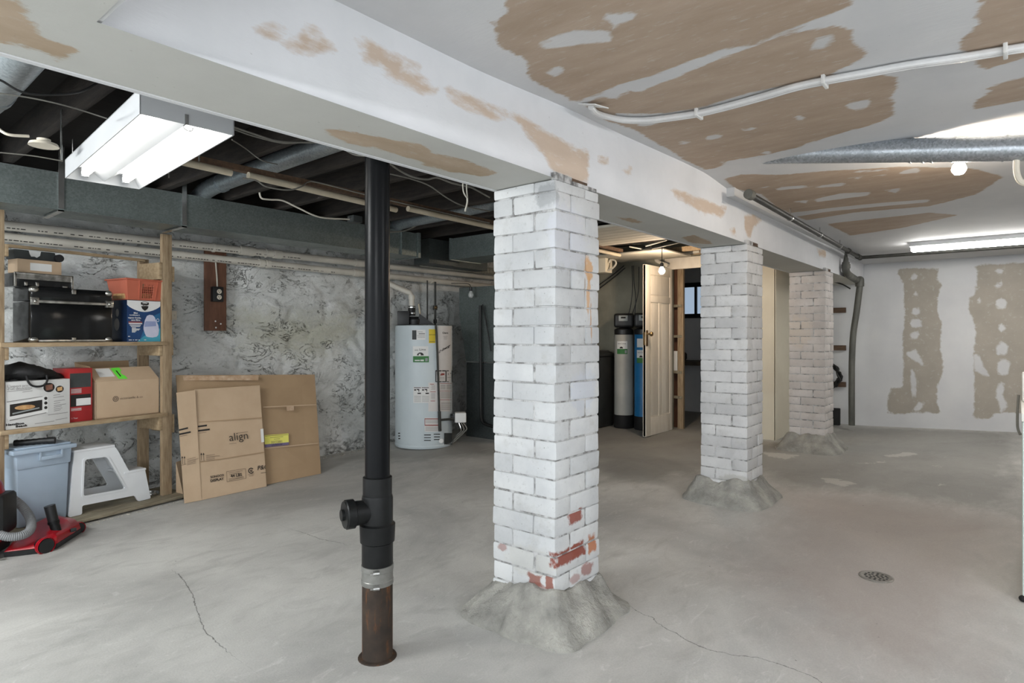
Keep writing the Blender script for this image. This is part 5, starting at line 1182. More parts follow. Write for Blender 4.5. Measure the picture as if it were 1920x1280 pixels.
# open brown carton
t = shelf_thing('open_carton', 'open brown cardboard carton with a neon green sticker on its flap', 'box', .71, .15, zl)
U0, U1, V0, V1, Z1c = .505, .922, .03, .26, .862
b = MB(SM)
for lo_, hi_ in (((U0, V0, zl), (U1, V0 + .005, Z1c)), ((U0, V1 - .005, zl), (U1, V1, Z1c)), ((U0, V0, zl), (U0 + .005, V1, Z1c)), ((U1 - .005, V0, zl), (U1, V1, Z1c)), ((U0, V0, zl), (U1, V1, zl + .005))): b.box(lo_, hi_)
b.build('walls', 'card', t)
fl = [SP(U0, V0 + .002, Z1c), SP(U1, V0 + .002, Z1c), SP(U1 - .02, V0 + .085, Z1c + .085), SP(U0 - .006, V0 + .085, Z1c + .085)]
b = MB(); b.quadslab(fl, .005); ff = b.build('front_flap', 'card', t)
def flp(a, c, off=.0015):
    n_ = (fl[1] - fl[0]).cross(fl[3] - fl[0]).normalized(); return fl[0].lerp(fl[1], a).lerp(fl[3].lerp(fl[2], a), c) + n_ * off
b = MB(); b.add([flp(.1, .32), flp(.33, .32), flp(.32, .95), flp(.1, .95)], [(0, 1, 2, 3)]); part_label(b.build('white_label', 'paper', ff), 'white label')
b = MB(); b.add([flp(.36, .12), flp(.50, .10), flp(.49, .35), flp(.455, .45), (flp(.455, .65)), flp(.49, .75), flp(.485, .98), flp(.34, .95)], [tuple(range(8))]); part_label(b.build('neon_sticker', 'neon', ff), 'neon green sticker')
b = MB(); b.add([flp(.405, .3, .0025), flp(.425, .3, .0025), flp(.415, .75, .0025), flp(.395, .75, .0025)], [(0, 1, 2, 3)]); b.build('sticker_print', 'black_ink', ff)
b = MB(SM); b.quadslab([(U0, V1, Z1c), (U0, V0 + .02, Z1c), (U0 - .014, V0 + .05, Z1c + .10), (U0 - .014, V1, Z1c + .12)], .005); b.build('left_flap', 'card_dark', t)
b = MB(SM); b.quadslab([(U0, V1, Z1c), (U1 - .07, V1, Z1c), (U1 - .08, V1 + .002, Z1c + .125), (U0 - .01, V1 + .002, Z1c + .125)], .005); b.build('back_flap', 'card_dark', t)
vs, fs = text_geo('victoriaville & co', .022); b = MB(SM); b.add([(.655 + v.x * 1.02, V0 - .001, .735 + v.y) for v in vs], fs); b.build('lettering', 'brown_ink', t)
b = MB(SM)
for ro, ri in ((.019, .014), (.010, .005)):
    n = 22; vs = [(.628 + r_ * math.cos(2 * PI * i / n), V0 - .001, .742 + r_ * math.sin(2 * PI * i / n)) for r_ in (ro, ri) for i in range(n)]; b.add(vs, [(i, (i + 1) % n, n + (i + 1) % n, n + i) for i in range(n)])
b.build('ring_logo', 'brown_ink', t)

# slate blue bin with a lid
t = shelf_thing('storage_bin', 'tall slate blue lidded plastic bin on the platform under the shelf', 'bin', .2, .1, .032)
zb0 = .033
b = MB(SM); b.frust((.072, .005, zb0), (.325, .215, zb0 + .43), (1.10, 1.12), .014); b.build('body', 'bin_blue', t)
b = MB(SM); b.frust((.058, -.012, zb0 + .345), (.34, .23, zb0 + .435), (1.03, 1.03), .008)
b.build('upper_band', 'bin_blue', t)
b = MB(SM); b.box((.03, -.035, zb0 + .435), (.365, .25, zb0 + .462), .008); b.box((.055, -.015, zb0 + .462), (.34, .23, zb0 + .474), .005); b.build('lid', 'bin_blue', t)
b = MB(SM); b.frust((.165, -.03, zb0 + .385), (.29, .0, zb0 + .408), (1, 1), .005); b.box((.165, -.03, zb0 + .388), (.176, -.008, zb0 + .44), .003); b.box((.279, -.03, zb0 + .388), (.29, -.008, zb0 + .44), .003); b.build('handle', 'bin_blue', t)
b = MB(SM); b.box((.125, .0, zb0 + .03), (.275, .012, zb0 + .34), .004); b.build('raised_panel', 'bin_blue', t)
b = MB(SM); b.box((.068, .03, zb0 + .03), (.076, .19, zb0 + .33), .003); b.build('side_panel', 'bin_blue', t)
t = shelf_thing('vacuum_nozzle', 'black vacuum hose end lying on the lid of the blue bin', 'nozzle', .17, .05, zb0 + .474)
b = MB(SM); b.tube([(.09, .1, zb0 + .492), (.14, .06, zb0 + .492), (.20, .02, zb0 + .495), (.235, -.005, zb0 + .494)], .017, 12, sub=5, rip=.12); b.build('hose_end', 'black_plastic', t)
b = MB(SM); b.cyl((.225, .0, zb0 + .494), (.25, -.02, zb0 + .494), .021, seg=18); b.build('cuff', 'black_plastic', t)

# white step stool
t = shelf_thing('step_stool', 'white plastic two-step stool beside the blue bin', 'stool', .6, .1, .032)
z0 = .033
def rnd_poly(pts, r=.012, n=4):
    out = []
    for i in range(len(pts)):
        a, p, c = (Vector(pts[i - 1]), Vector(pts[i]), Vector(pts[(i + 1) % len(pts)]))
        ra = min(r, (a - p).length * .45, (c - p).length * .45); s_ = p + (a - p).normalized() * ra; e_ = p + (c - p).normalized() * ra
        for k in range(n + 1):
            q_ = k / n; out.append(tuple(s_.lerp(p, q_).lerp(p.lerp(e_, q_), q_)))
    return out
outer = rnd_poly([(.335, z0), (.41, z0), (.41, z0 + .055), (.735, z0 + .045), (.76, z0 - .001), (.845, z0), (.805, z0 + .21), (.70, z0 + .215), (.625, z0 + .37), (.60, z0 + .408), (.365, z0 + .408)])
hole = rnd_poly([(.415, z0 + .115), (.675, z0 + .105), (.555, z0 + .34), (.425, z0 + .345)], .02)
for nm_, va, vb in (('near_side', .0, .012), ('far_side', .20, .212)):
    b = MB(SM); b.plate(outer, va, vb, [hole[::-1]]); b.build(nm_, 'stool', t)
b = MB(SM); b.plate(rnd_poly([(.415 - .012, z0 + .103), (.69, z0 + .093), (.563, z0 + .352), (.413, z0 + .357)], .024), -.004, .004, [hole[::-1]]); b.build('opening_rim', 'stool', t)
b = MB(SM); b.box((.362, -.004, z0 + .395), (.607, .216, z0 + .412), .006); b.build('top_step', 'stool', t)
b = MB(SM); b.box((.665, -.004, z0 + .203), (.812, .216, z0 + .22), .006); b.build('lower_step', 'stool', t)
b = MB(SM); b.quadslab([(.60, 0.006, z0 + .40), (.695, .006, z0 + .21), (.695, .206, z0 + .21), (.60, .206, z0 + .40)], .008); b.quadslab([(.80, .006, z0 + .21), (.84, .006, z0 + .005), (.84, .206, z0 + .005), (.80, .206, z0 + .21)], .008); b.build('riser', 'stool', t)
b = MB(SM); b.quadslab([(.372, .206, z0 + .40), (.34, .206, z0 + .005), (.34, .006, z0 + .005), (.372, .006, z0 + .40)], .008); b.build('back_panel', 'stool', t)
b = MB(SM); b.lathe((.905, .10, .033), [(.05, 0), (.055, .008), (.05, .018), (.04, .019), (.038, .006), (.001, .006)], 22); solo(b.build('metal_dish', 'steel'), 'small metal dish on the platform beside the shelf post', 'dish')

# ================================================================== RED VACUUM
t = thing('canister_vacuum', 'red and black canister vacuum cleaner at the left edge beside the blue bin', 'vacuum', (.66, 4.21, 0))
b = MB(); b.lathe((.64, 4.2, .05), [(.02, 0), (.13, .01), (.155, .05), (.165, .12), (.16, .24), (.14, .33), (.10, .385), (.03, .405), (.001, .406)], 32); b.build('body', 'red', t)
Tv = Matrix.Translation((.64, 4.2, 0)) @ Matrix.Rotation(R(-36), 4, 'Z')
b = MB(Tv); b.box((.10, -.07, .12), (.185, .09, .335), .03, seg=3); b.build('front_bumper', 'black_plastic', t)
b = MB(Tv); b.box((-.1, -.12, .02), (.14, .12, .1), .02); b.build('chassis', 'black_plastic', t)
for yy in (-.14, .14):
    b = MB(Tv); b.cyl((.02, yy - .018, .075), (.02, yy + .018, .075), .075, seg=26); wl = b.build('wheel', 'black_plastic', t)
    b = MB(Tv); b.cyl((.02, yy - .02, .075), (.02, yy + .02, .075), .045, seg=22); part_label(b.build('hub', 'red', wl), 'red hub')
b = MB(); hp = [at_z(18, 930, .27), at_z(42, 950, .21), at_z(57, 973, .155), at_z(57, 992, .125), at_z(42, 1003, .115), at_z(15, 1006, .12), at_z(-15, 998, .15), at_z(-60, 990, .18)]
hp = [Vector((p.x, p.y, p.z)) for p in hp]; b.tube(hp, .021, 14, sub=16, rip=.10); b.build('hose', 'hose', t, 25)

t = thing('vacuum_power_head', 'red vacuum floor head with black wheels in front of the blue bin', 'vacuum head', (1.0, 4.2, 0))
fp = [tuple(at_z(*p))[:2] for p in ((6, 1046, 0), (68, 1039, 0), (108, 1029, 0), (152, 1000, 0), (143, 976, .06), (100, 964, .085), (50, 992, .07), (20, 1018, .045))]
cxp = sum(p[0] for p in fp) / 8; cyp = sum(p[1] for p in fp) / 8
def lift(pts, k, z): return [Vector((cxp + (p[0] - cxp) * k, cyp + (p[1] - cyp) * k, z)) for p in pts]
hz = [.034, .05, .066, .062, .075, .09, .085, .05]
r0, r1 = lift(fp, 1, .018), lift(fp, 1.0, .03); r2 = [Vector((p.x, p.y, h)) for p, h in zip(lift(fp, .95, 0), hz)]; r3 = [Vector((p.x, p.y, h + .012)) for p, h in zip(lift(fp, .70, 0), hz)]
b = MB(); n = 8; b.add(r1 + r2 + r3, [(i, (i + 1) % n, n + (i + 1) % n, n + i) for i in range(n)] + [(n + i, n + (i + 1) % n, 2 * n + (i + 1) % n, 2 * n + i) for i in range(n)] + [tuple(range(2 * n, 3 * n)), tuple(range(n - 1, -1, -1))])
hd = b.build('hood', 'red', t, 50)
md = hd.modifiers.new('round', 'BEVEL'); md.width = .008; md.segments = 3; md.limit_method = 'ANGLE'; md.angle_limit = R(20)
b = MB(); q0, q1 = lift(fp, .985, .004), lift(fp, 1.0, .03); b.add(q0 + q1, [(i, (i + 1) % n, n + (i + 1) % n, n + i) for i in range(n)] + [tuple(range(n - 1, -1, -1)), tuple(range(n, 2 * n))]); b.build('base_plate', 'black_plastic', t)
for px, r_ in (((85, 1036), .038), ((147, 999), .03)):
    p = Vector((*onfloor(*px), r_)); dirv = Vector((fp[2][0] - fp[6][0], fp[2][1] - fp[6][1], 0)).normalized()
    b = MB(); b.cyl(p - dirv * .035, p + dirv * .012, r_, seg=24); b.build('wheel', 'black_plastic', t)
    b = MB(); b.cyl(p + dirv * .004, p + dirv * .014, r_ * 1.14, seg=24, caps=False); b.cyl(p - dirv * .01, p + dirv * .003, r_ * 1.2, seg=24); part_label(b.build('wheel_arch', 'red', t), 'red wheel arch')
p = at_z(107, 990, .085); 
b = MB(); b.cyl((p.x, p.y, .06), (p.x - .012, p.y + .01, .115), .024, seg=18); b.cyl((p.x - .012, p.y + .01, .112), (p.x - .014, p.y + .012, .128), .028, seg=18); b.build('swivel_neck', 'abs_dull', t)
b = MB(); b.cyl((p.x - .014, p.y + .012, .125), (p.x - .03, p.y + .02, .215), .025, .027, seg=18); b.build('wand_socket', 'black_plastic', t)
p1 = at_z(143, 985, .075); b = MB(); b.box((p1.x - .03, p1.y - .012, p1.z - .03), (p1.x + .0, p1.y + .012, p1.z - .012), .004); b.build('pedal', 'black_plastic', t)
p2 = at_z(85, 997, .10); vs, fs = text_geo('E', .03, bold=.003); b = MB(); b.add([(p2.x + v.x, p2.y + v.y, .1035) for v in vs], fs); 
b = MB(); b.tube([at_z(-20, 1047, .006), at_z(2, 1048, .006), at_z(12, 1046, .008)], .004, 6); solo(b.build('power_cable', 'cable_grey'), 'thin grey cord on the floor at the vacuum head nose', 'cord')

# ================================================================== FLATTENED CARTONS LEANING NEXT TO THE SHELF
def on_plane(px, py, c4, off=.0):
    n_ = (c4[1] - c4[0]).cross(c4[3] - c4[0]).normalized(); d = Vector(ray(px, py)); o_ = Vector((0, 0, EYE))
    k = ((c4[0] - o_).dot(n_)) / d.dot(n_); return o_ + d * k + n_ * off
def pix_text(body, A, B, c4, mm, parent, off=.002, name='lettering', **kw):
    a, e = on_plane(*A, c4, off), on_plane(*B, c4, off); n_ = (c4[1] - c4[0]).cross(c4[3] - c4[0]).normalized(); x = (e - a).normalized(); y = n_.cross(x)
    vs, fs = text_geo(body, 1.0, **kw); w = max(v.x for v in vs) - min(v.x for v in vs); k = (e - a).length / w; mn = min(v.x for v in vs)
    b = MB(); b.add([a + x * (v.x - mn) * k + y * v.y * k for v in vs], fs); return b.build(name, mm, parent)
def pix_poly(pts, c4, mm, parent, off=.0012, name='print'):
    b = MB(); b.add([on_plane(*p, c4, off) for p in pts], [tuple(range(len(pts)))]); return b.build(name, mm, parent)
def pix_lines(segs, c4, mm, parent, off=.0015, wdt=.0012, name='fine_lettering'):
    b = MB(); n_ = (c4[1] - c4[0]).cross(c4[3] - c4[0]).normalized()
    for A, B in segs:
        a, e = on_plane(*A, c4, off), on_plane(*B, c4, off); y = n_.cross((e - a).normalized()) * wdt
        b.add([a - y, e - y, e + y, a + y], [(0, 1, 2, 3)])
    return b.build(name, mm, parent)
G = lambda x, y: Vector((*onfloor(x, y), 0)) + Vector((0, 0, ground(*onfloor(x, y)) + .002))
zp = lambda x, y: 300 + x * .23431, 
K = lambda x, y: (300 + x * .23431, 660 + y * .23431)          # detail survey of the cartons
back4 = [G(346, 940), G(602, 888), at_y(590, 702, 4.74), at_y(330, 703, 4.74)]
t = thing('flattened_carton', 'large darker flattened carton with a yellow label leaning against the stone wall', 'cardboard', back4[0].lerp(back4[1], .5), 0, 'flattened cartons')
b = MB(); b.quadslab(back4, .008); b.build('sheet', 'card_dark', t)
pix_poly([K(180, 190), K(790, 185), K(785, 225), K(190, 228)], back4, 'tape', t, name='packing_tape')
pix_lines([(K(825, 440), K(1250, 420)), (K(838, 770), K(1265, 728))], back4, 'card', t, wdt=.004, name='crease')
lb = part_label(pix_poly([K(835, 665), K(1028, 650), K(1030, 720), K(838, 738)], back4, 'yellow_pale', t, .0015, 'yellow_label'), 'yellow label over a purple band')
pix_poly([K(838, 738), K(1030, 720), K(1031, 741), K(840, 762)], back4, 'purple', lb, .0015, 'purple_band')
pix_text('1882200', K(975, 704), K(888, 712), back4, 'brown_ink', lb, .003)
pix_text('PAYMENT', K(975, 728), K(890, 738), back4, 'black_ink', lb, .003)
pix_lines([(K(838, 672), K(1022, 660)), (K(880, 684), K(985, 676)), (K(910, 697), K(960, 693))], back4, 'brown_ink', lb, .003, .0015)
pix_poly([K(1010, 435), K(1070, 430), K(1072, 465), K(1015, 470)], back4, 'tape', t, .0015, 'tape_scrap')
for Y_, pts4, nm in ((0, ((346, 944), (378, 938), (366, 731), (331, 736)), 'flap'),):
    fl4 = [G(*pts4[0]), G(*pts4[1]), at_y(*pts4[2], 4.64), at_y(*pts4[3], 4.64)]
fr4 = [G(377, 938), G(500, 912), at_y(487, 722, 4.66), at_y(365, 730, 4.66)]
t = thing('flattened_carton', 'front flattened carton printed in black, a narrow flap on its left', 'cardboard', fr4[0].lerp(fr4[1], .5), 0, 'flattened cartons')
b = MB(); b.quadslab(fr4, .007); b.build('sheet', 'card', t)
b = MB(); b.quadslab(fl4, .007); flp_ = b.build('side_flap', 'card', t)
pix_lines([(K(310, 560), K(818, 525)), (K(325, 880), K(840, 800))], fr4, 'card_dark', t, wdt=.003, name='crease')
pix_text('align', K(556, 712), K(705, 693), fr4, 'black_ink', t, bold=-.005)
pix_lines([(K(552, 734), K(612, 727)), (K(612, 648), K(702, 637))], fr4, 'brown_ink', t)
pix_text('SONOCO', K(404, 1009), K(512, 991), fr4, 'black_ink', t, bold=.03); pix_text('DISPLAY', K(404, 1040), K(512, 1020), fr4, 'black_ink', t, bold=.03)
pix_text('44 LBS', K(565, 1003), K(656, 989), fr4, 'black_ink', t, bold=.02)
bx = [K(531, 956), K(683, 931), K(688, 1010), K(536, 1038)]
pix_lines([(bx[i], bx[(i + 1) % 4]) for i in range(4)] + [(K(550, 966), K(660, 948)), (K(555, 978), K(640, 964)), (K(550, 1026), K(670, 1002)), (K(548, 1016), K(668, 996))], fr4, 'brown_ink', t, name='strength_stamp')
pg = pix_text('P&G', K(780, 945), K(868, 929), fr4, 'black_ink', t, bold=.01, shear=.25)
bmx = bmesh.new(); bmx.from_mesh(pg.data); inv_ = WM[t.name].inverted(); ed = (fr4[2] - fr4[1]).normalized(); nn_ = (fr4[1] - fr4[0]).normalized(); nn_ = (nn_ - ed * nn_.dot(ed)).normalized()
bmesh.ops.bisect_plane(bmx, geom=bmx.verts[:] + bmx.edges[:] + bmx.faces[:], plane_co=inv_ @ fr4[1] - nn_ * .002, plane_no=nn_, clear_outer=True); bmx.to_mesh(pg.data); bmx.free()
pix_lines([(K(806, 968), K(850, 961))], fr4, 'brown_ink', t, wdt=.002)
n_ = (fr4[1] - fr4[0]).cross(fr4[3] - fr4[0]).normalized(); c_ = on_plane(*K(728, 948), fr4, .002); x_ = (fr4[1] - fr4[0]).normalized(); y_ = n_.cross(x_)
b = MB(); n = 26; ro, ri = .022, .0155
aa = [R(30) + R(300) * i / n for i in range(n + 1)]; vs = [c_ + (x_ * math.cos(a) + y_ * math.sin(a)) * r_ for r_ in (ro, ri) for a in aa]; b.add(vs, [(i, i + 1, n + 2 + i, n + 1 + i) for i in range(n)])
for dx in (-.004, .006): b.add([c_ + x_ * (dx + s_ * .0025) + y_ * q_ for s_, q_ in ((-1, -.006), (1, -.006), (1, .008), (-1, .008))], [(0, 1, 2, 3)])
b.add([c_ + x_ * s_ + y_ * q_ for s_, q_ in ((-.0065, -.008), (.0085, -.008), (.0085, -.003), (-.0065, -.003))], [(0, 1, 2, 3)])
b.build('round_logo', 'black_ink', t); pix_lines([(K(706, 980), K(752, 973)), (K(712, 992), K(748, 987))], fr4, 'brown_ink', t)
for c4, off_, par in ((fr4, 0, t), (fl4, -152, flp_)):
    dy = 38 if off_ else 0
    for (x0, y0, x1, y1), s_ in (((303, 602, 375, 592), 'CRUSH'), ((304, 636, 397, 624), 'RESISTANT')):
        pix_poly([K(x0 + off_, y0 + dy * .75), K(x1 + off_ + (0 if off_ else 0), y1 + dy * .55), K(x1 + off_, y1 - 13 + dy * .55), K(x0 + off_, y0 - 13 + dy * .75)], c4, 'black_ink', par, .0015, 'black_stamp')
    for xx in (332, 350):
        yb, yt = 866 + dy * .8, 812 + dy * .7
        pix_lines([(K(xx + off_, yb), K(xx + off_ - 3, yt))], c4, 'black_ink', par, .0016, .0012, 'arrow_stem')
        pix_poly([K(xx + off_ - 9, yt + 10), K(xx + off_ + 5, yt + 8), K(xx + off_ - 3, yt - 8)], c4, 'black_ink', par, .0016, 'arrow_head')
    pix_lines([(K(320 + off_, 876 + dy * .8), K(362 + off_, 868 + dy * .7))] + [(K(368 + off_, 828 + 11 * i + dy * .8), K((438 if not i == 1 else 478) + (off_ * 1.0 if off_ else 0) - (20 if off_ and i == 1 else 0), 818 + 11 * i + dy * .6)) for i in range(5)] + [(K(310 + off_, 648 + dy * .7), K(370 + off_, 640 + dy * .6))], c4, 'brown_ink', par)
pix_poly([K(803, 615), K(826, 612), K(833, 718), K(810, 722)], fr4, 'paper', t, .0015, 'edge_label')
b = MB(); b.quadslab([G(330, 930), G(345, 934), at_z(343, 862, .27), at_z(330, 866, .27)], .006); solo(b.build('cardboard_scrap', 'card'), 'narrow cardboard scrap between shelf post and flattened cartons', 'cardboard')

# ================================================================== THINGS ON THE STONE WALL
P0, P1 = at_y(384, 488, 5.04), at_y(424, 620, 5.04)
t = thing('outlet_board', 'reddish brown board on the stone wall carrying a black outlet', 'board', (P0.x + .08, 5.05, P1.z))
b = MB(); b.box((P0.x, 5.035, P1.z), (P1.x, 5.06, 1.86), .002); b.build('board', 'redwood', t)
o0, o1 = at_y(401, 537, 5.0), at_y(418, 566, 5.0)
b = MB(); b.box((o0.x - .012, 4.985, o1.z), (o1.x, 5.035, o0.z), .006); ob = b.build('outlet_box', 'black_plastic', t)
for k in (.3, .68):
    b = MB(); cz = o1.z + (o0.z - o1.z) * k; cx_ = (o0.x + o1.x) / 2; b.lathe((cx_, 4.986, cz), [(.019, -.001), (.019, .003)], 20, axis=(0, -1, 0)); rc = b.build('receptacle', 'ivory', ob)
    b = MB(); b.box((cx_ - .009, 4.981, cz), (cx_ - .006, 4.984, cz + .01)); b.box((cx_ + .005, 4.981, cz), (cx_ + .008, 4.984, cz + .01)); b.cyl((cx_, 4.981, cz - .008), (cx_, 4.984, cz - .008), .0035, seg=8); b.build('socket_slots', 'hole', rc)
b = MB(); b.tube([((o0.x + o1.x) / 2, 5.02, o0.z - .005), ((o0.x + o1.x) / 2 - .004, 5.022, o0.z + .1), ((o0.x + o1.x) / 2 - .016, 5.025, 1.82)], .006, 8); b.build('supply_cable', 'cable_white', t)
b = MB(); 
for px, py in ((404, 602), (414, 607), (405, 614)): q = at_y(px, py, 5.034); b.lathe(q, [(.007, 0), (.005, .002)], 10, axis=(0, -1, 0))
b.build('paint_spots', 'paper', t)
q = at_y(326, 591, 5.06); b = MB(); b.box((q.x - .018, 5.05, q.z - .034), (q.x + .018, 5.09, q.z + .034), .003); b.ball((q.x, 5.048, q.z), .006, m=0); solo(b.build('wall_plate', 'ivory'), 'small ivory plate on the stone wall right of the shelf', 'plate')

# ================================================================== CABLES IN THE JOISTS
def cable(pts, r, mm, label):
    b = MB(); b.tube(pts, r, 6, sub=6); return solo(b.build('hanging_cable', mm), label, 'cable')
Y = lambda x, y, yy: tuple(at_y(x, y, yy))
cable([Y(432, 236, 2.45), Y(470, 249, 2.45), Y(520, 264, 2.45), Y(570, 267, 2.45), Y(620, 268, 2.4), Y(660, 288, 2.2), Y(683, 292, 2.1)], .004, 'cable_grey', 'grey cable sagging from the shop light to the beam')
cable([Y(432, 240, 2.5), Y(475, 255, 2.5), Y(530, 268, 2.5), Y(575, 266, 2.5), Y(585, 262, 2.5)], .003, 'cable_grey', 'thin second cable beside the one behind the shop light')
cable([Y(486, 358, 3.9), Y(490, 371, 3.9), Y(505, 374, 3.9), Y(530, 376, 3.9), Y(560, 390, 3.9), Y(600, 407, 3.9), Y(655, 411, 3.9)], .006, 'cable_white', 'white cable lying along the duct to the small junction box')
P = at_y(665, 411, 3.95); t = thing('junction_box', 'small grey junction box on top of the long duct', 'box', (P.x, P.y, P.z - .03))
b = MB(); b.box((P.x - .04, P.y - .04, P.z - .028), (P.x + .045, P.y + .04, P.z + .025), .006); b.build('body', 'charcoal', t)
b = MB(); b.cyl((P.x - .055, P.y, P.z), (P.x - .038, P.y, P.z), .012, seg=10); b.build('gland', 'steel', t)
cable([Y(728, 305, 2.1), Y(750, 320, 2.2), Y(775, 332, 2.2), Y(800, 336, 2.2), Y(820, 333, 2.2), Y(845, 342, 2.2), Y(865, 347, 2.2), Y(885, 352, 2.2), Y(918, 370, 2.2)], .005, 'cable_grey', 'grey cable looping from the drain pipe towards the nearest pillar')
cable([Y(728, 325, 2.6), Y(770, 335, 2.6), Y(805, 348, 2.6), Y(840, 372, 2.6), Y(870, 386, 2.6), Y(918, 396, 2.6)], .004, 'cable_grey', 'lower thin cable between drain pipe and nearest pillar')
cable([Y(868, 330, 2.0), Y(868, 350, 2.0), Y(870, 362, 2.0), Y(876, 370, 2.0), Y(875, 355, 2.0), Y(875, 331, 2.0)], .0035, 'cable_white', 'white cable loop hanging from the joists beside the nearest pillar')
cable([Y(876, 368, 2.02), Y(876, 380, 2.02), Y(873, 392, 2.02), Y(872, 396, 2.02)], .0045, 'cable_white', 'loose white cable end hanging below the cable loop')
cable([Y(455, 334, 3.08), Y(480, 338, 3.06), Y(500, 350, 3.06), Y(540, 356, 3.06), Y(565, 350, 3.06), Y(578, 341, 3.1), Y(600, 343, 3.1), Y(690, 366, 3.1), Y(750, 380, 3.1), Y(850, 403, 3.1), Y(918, 418, 3.1)], .004, 'cable_grey', 'thin grey cable running along the cream pipes')
cable([Y(730, 435, 4.1), Y(760, 432, 4.1), Y(790, 418, 4.1), Y(800, 408, 4.1)], .006, 'cable_grey', 'short grey cable curving out of the long duct end')
cable([Y(-30, 145, 2.6), Y(0, 150, 2.6), Y(40, 172, 2.6), Y(90, 178, 2.6), Y(150, 172, 2.6), Y(200, 150, 2.6), Y(250, 165, 2.6)], .004, 'cable_black', 'black cable drooping under the fat round duct')
cable([Y(-20, 172, 2.5), Y(60, 184, 2.5), Y(130, 200, 2.5), Y(200, 222, 2.6)], .0025, 'cable_grey', 'thin wire crossing below the fat round duct')
cable([Y(-20, 284, 3.6), Y(60, 292, 3.6), Y(118, 302, 3.6)], .003, 'cable_grey', 'thin wire above the long duct left of the shop light')
cable([Y(435, 262, 2.7), Y(460, 278, 3.0), Y(490, 300, 3.0), Y(520, 308, 3.1)], .003, 'cable_grey', 'thin wire dropping from the shop light to the cream pipe')
b = MB(); P = at_y(82, 274, 3.2); b.lathe(P, [(.055, 0), (.05, .012), (.025, .02), (.025, .03)], 18); b.tube([(P.x - .05, P.y, P.z + .03), (P.x - .12, P.y, P.z + .02), (P.x - .16, P.y + .02, P.z + .05)], .006, 6)
solo(b.build('lamp_base', 'ivory'), 'round white lamp base under the joists above the shelf', 'lamp base')
for px, top, bot, Yv in ((115, 205, 300, 3.2),):
    b = MB(); a_, c_ = at_y(px, top, Yv), at_y(px, bot, Yv); b.tube([a_, c_], .004, 6, sub=1); solo(b.build('chain', 'steel'), 'thin chain hanging left of the shop light', 'chain')

# cluttered services by the doorway
b = MB(); p0, p1 = at_x(1112, 474, 5.9), at_x(1135, 510, 5.9); b.box((5.9, p1.y, p1.z), (6.05, p1.y + .28, p0.z), .004); solo(b.build('service_box', 'cream'), 'cream electrical box peeking out right of the nearest pillar', 'box')
X = lambda x, y, xx: tuple(at_x(x, y, xx))
cable([X(1136, 508, 5.95), X(1148, 503, 5.95), X(1155, 494, 5.95), X(1152, 488, 5.95), X(1145, 487, 5.95), X(1143, 492, 5.95)], .010, 'cable_white', 'white cable curling out of the cream electrical box')
for i, (a, c) in enumerate((((1180, 462), (1206, 467)), ((1186, 457), (1226, 456)), ((1210, 461), (1250, 450)), ((1222, 466), (1300, 448)))):
    b = MB(); b.cyl(X(*a, 5.5), X(*c, 5.6), .008, seg=8); solo(b.build('pipe_run', ('cable_white', 'black_iron', 'cable_white', 'cable_grey')[i]), ('short white pipe in the ceiling gap above the dangling bulb', 'black pipe in the ceiling gap above the dangling bulb', 'second white pipe in the ceiling gap nearest the beam', 'grey pipe in the ceiling gap running towards the middle pillar')[i], 'pipe')
b = MB(); b.lathe(X(1213, 468, 5.6), [(.05, 0), (.05, .03)], 14); solo(b.build('black_fitting', 'black_plastic'), 'black round fitting in the ceiling gap above the door', 'fitting')
b = MB(); b.box((6.15, 2.0, 2.06), (6.19, 3.4, 2.11)); b.box((6.45, 2.0, 2.06), (6.49, 3.2, 2.11)); solo(b.build('ceiling_strapping', 'wood'), 'two bare wood straps on the ceiling above the door', 'strapping')
cable([X(1252, 498, 6.4), X(1230, 487, 6.4), X(1256, 480, 6.45), X(1290, 474, 6.45), X(1312, 471, 6.45)], .02, 'cable_white', 'thick white cable bent over the door header')
for i, (a, c) in enumerate((((1122, 535), (1170, 498)), ((1122, 542), (1172, 502)))): cable([X(*a, 6.55), X((a[0] + c[0]) / 2, (a[1] + c[1]) / 2 + 1, 6.55), X(*c, 6.55)], .006, 'cable_black', ('upper', 'lower')[i] + ' of two black cables slanting across the dim wall behind the nearest pillar')
for i, pts in enumerate(([(1185, 498), (1186, 540), (1183, 570), (1178, 592)], [(1188, 498), (1189, 530), (1192, 560), (1190, 592)], [(1198, 500), (1197, 545), (1190, 575), (1184, 592)])):
    cable([X(*q_, 6.5) for q_ in pts], .005, 'cable_black', ('leftmost', 'middle', 'rightmost')[i] + ' black cable hanging above the softener heads')

# ================================================================== RIGHT HALF: PIPES, VENT, DRYER, DRAIN
t = thing('gas_pipe', 'black iron pipe along the beam corner turning along the far wall', 'pipe', (5.6, 1.26, 1.99))
GA, GB, GC = Vector((3.72, 1.238, 2.005)), Vector((7.2, 1.27, 1.975)), Vector((7.2, -1.6, 1.972))
b = MB(); b.cyl(GA, GB, .019, seg=16); b.cyl(GB, GC, .017, seg=16); b.build('pipe', 'black_iron', t)
b = MB(); b.lathe(GA, [(.027, -.03), (.03, -.024), (.03, .025), (.024, .028)], 18, axis=(1, 0, 0)); b.build('end_cap', 'grey_iron', t)
for k_ in (.25, .5, .72):
    p_ = GA.lerp(GB, k_); b = MB(); b.cyl(p_ - Vector((.012, 0, 0)), p_ + Vector((.012, 0, 0)), .023, seg=14); b.box((p_.x - .004, p_.y - .004, p_.z), (p_.x + .004, p_.y + .004, ceilz(p_.x))); b.build('pipe_clip', 'steel', t)
for k_ in (.83, .97):
    p_ = GA.lerp(GB, k_); b = MB(); b.cyl(p_ - Vector((.03, 0, 0)), p_ + Vector((.03, 0, 0)), .027, seg=14); b.build('coupling', 'black_iron', t)
b = MB(); b.ball(GB, .028); b.build('elbow', 'black_iron', t)
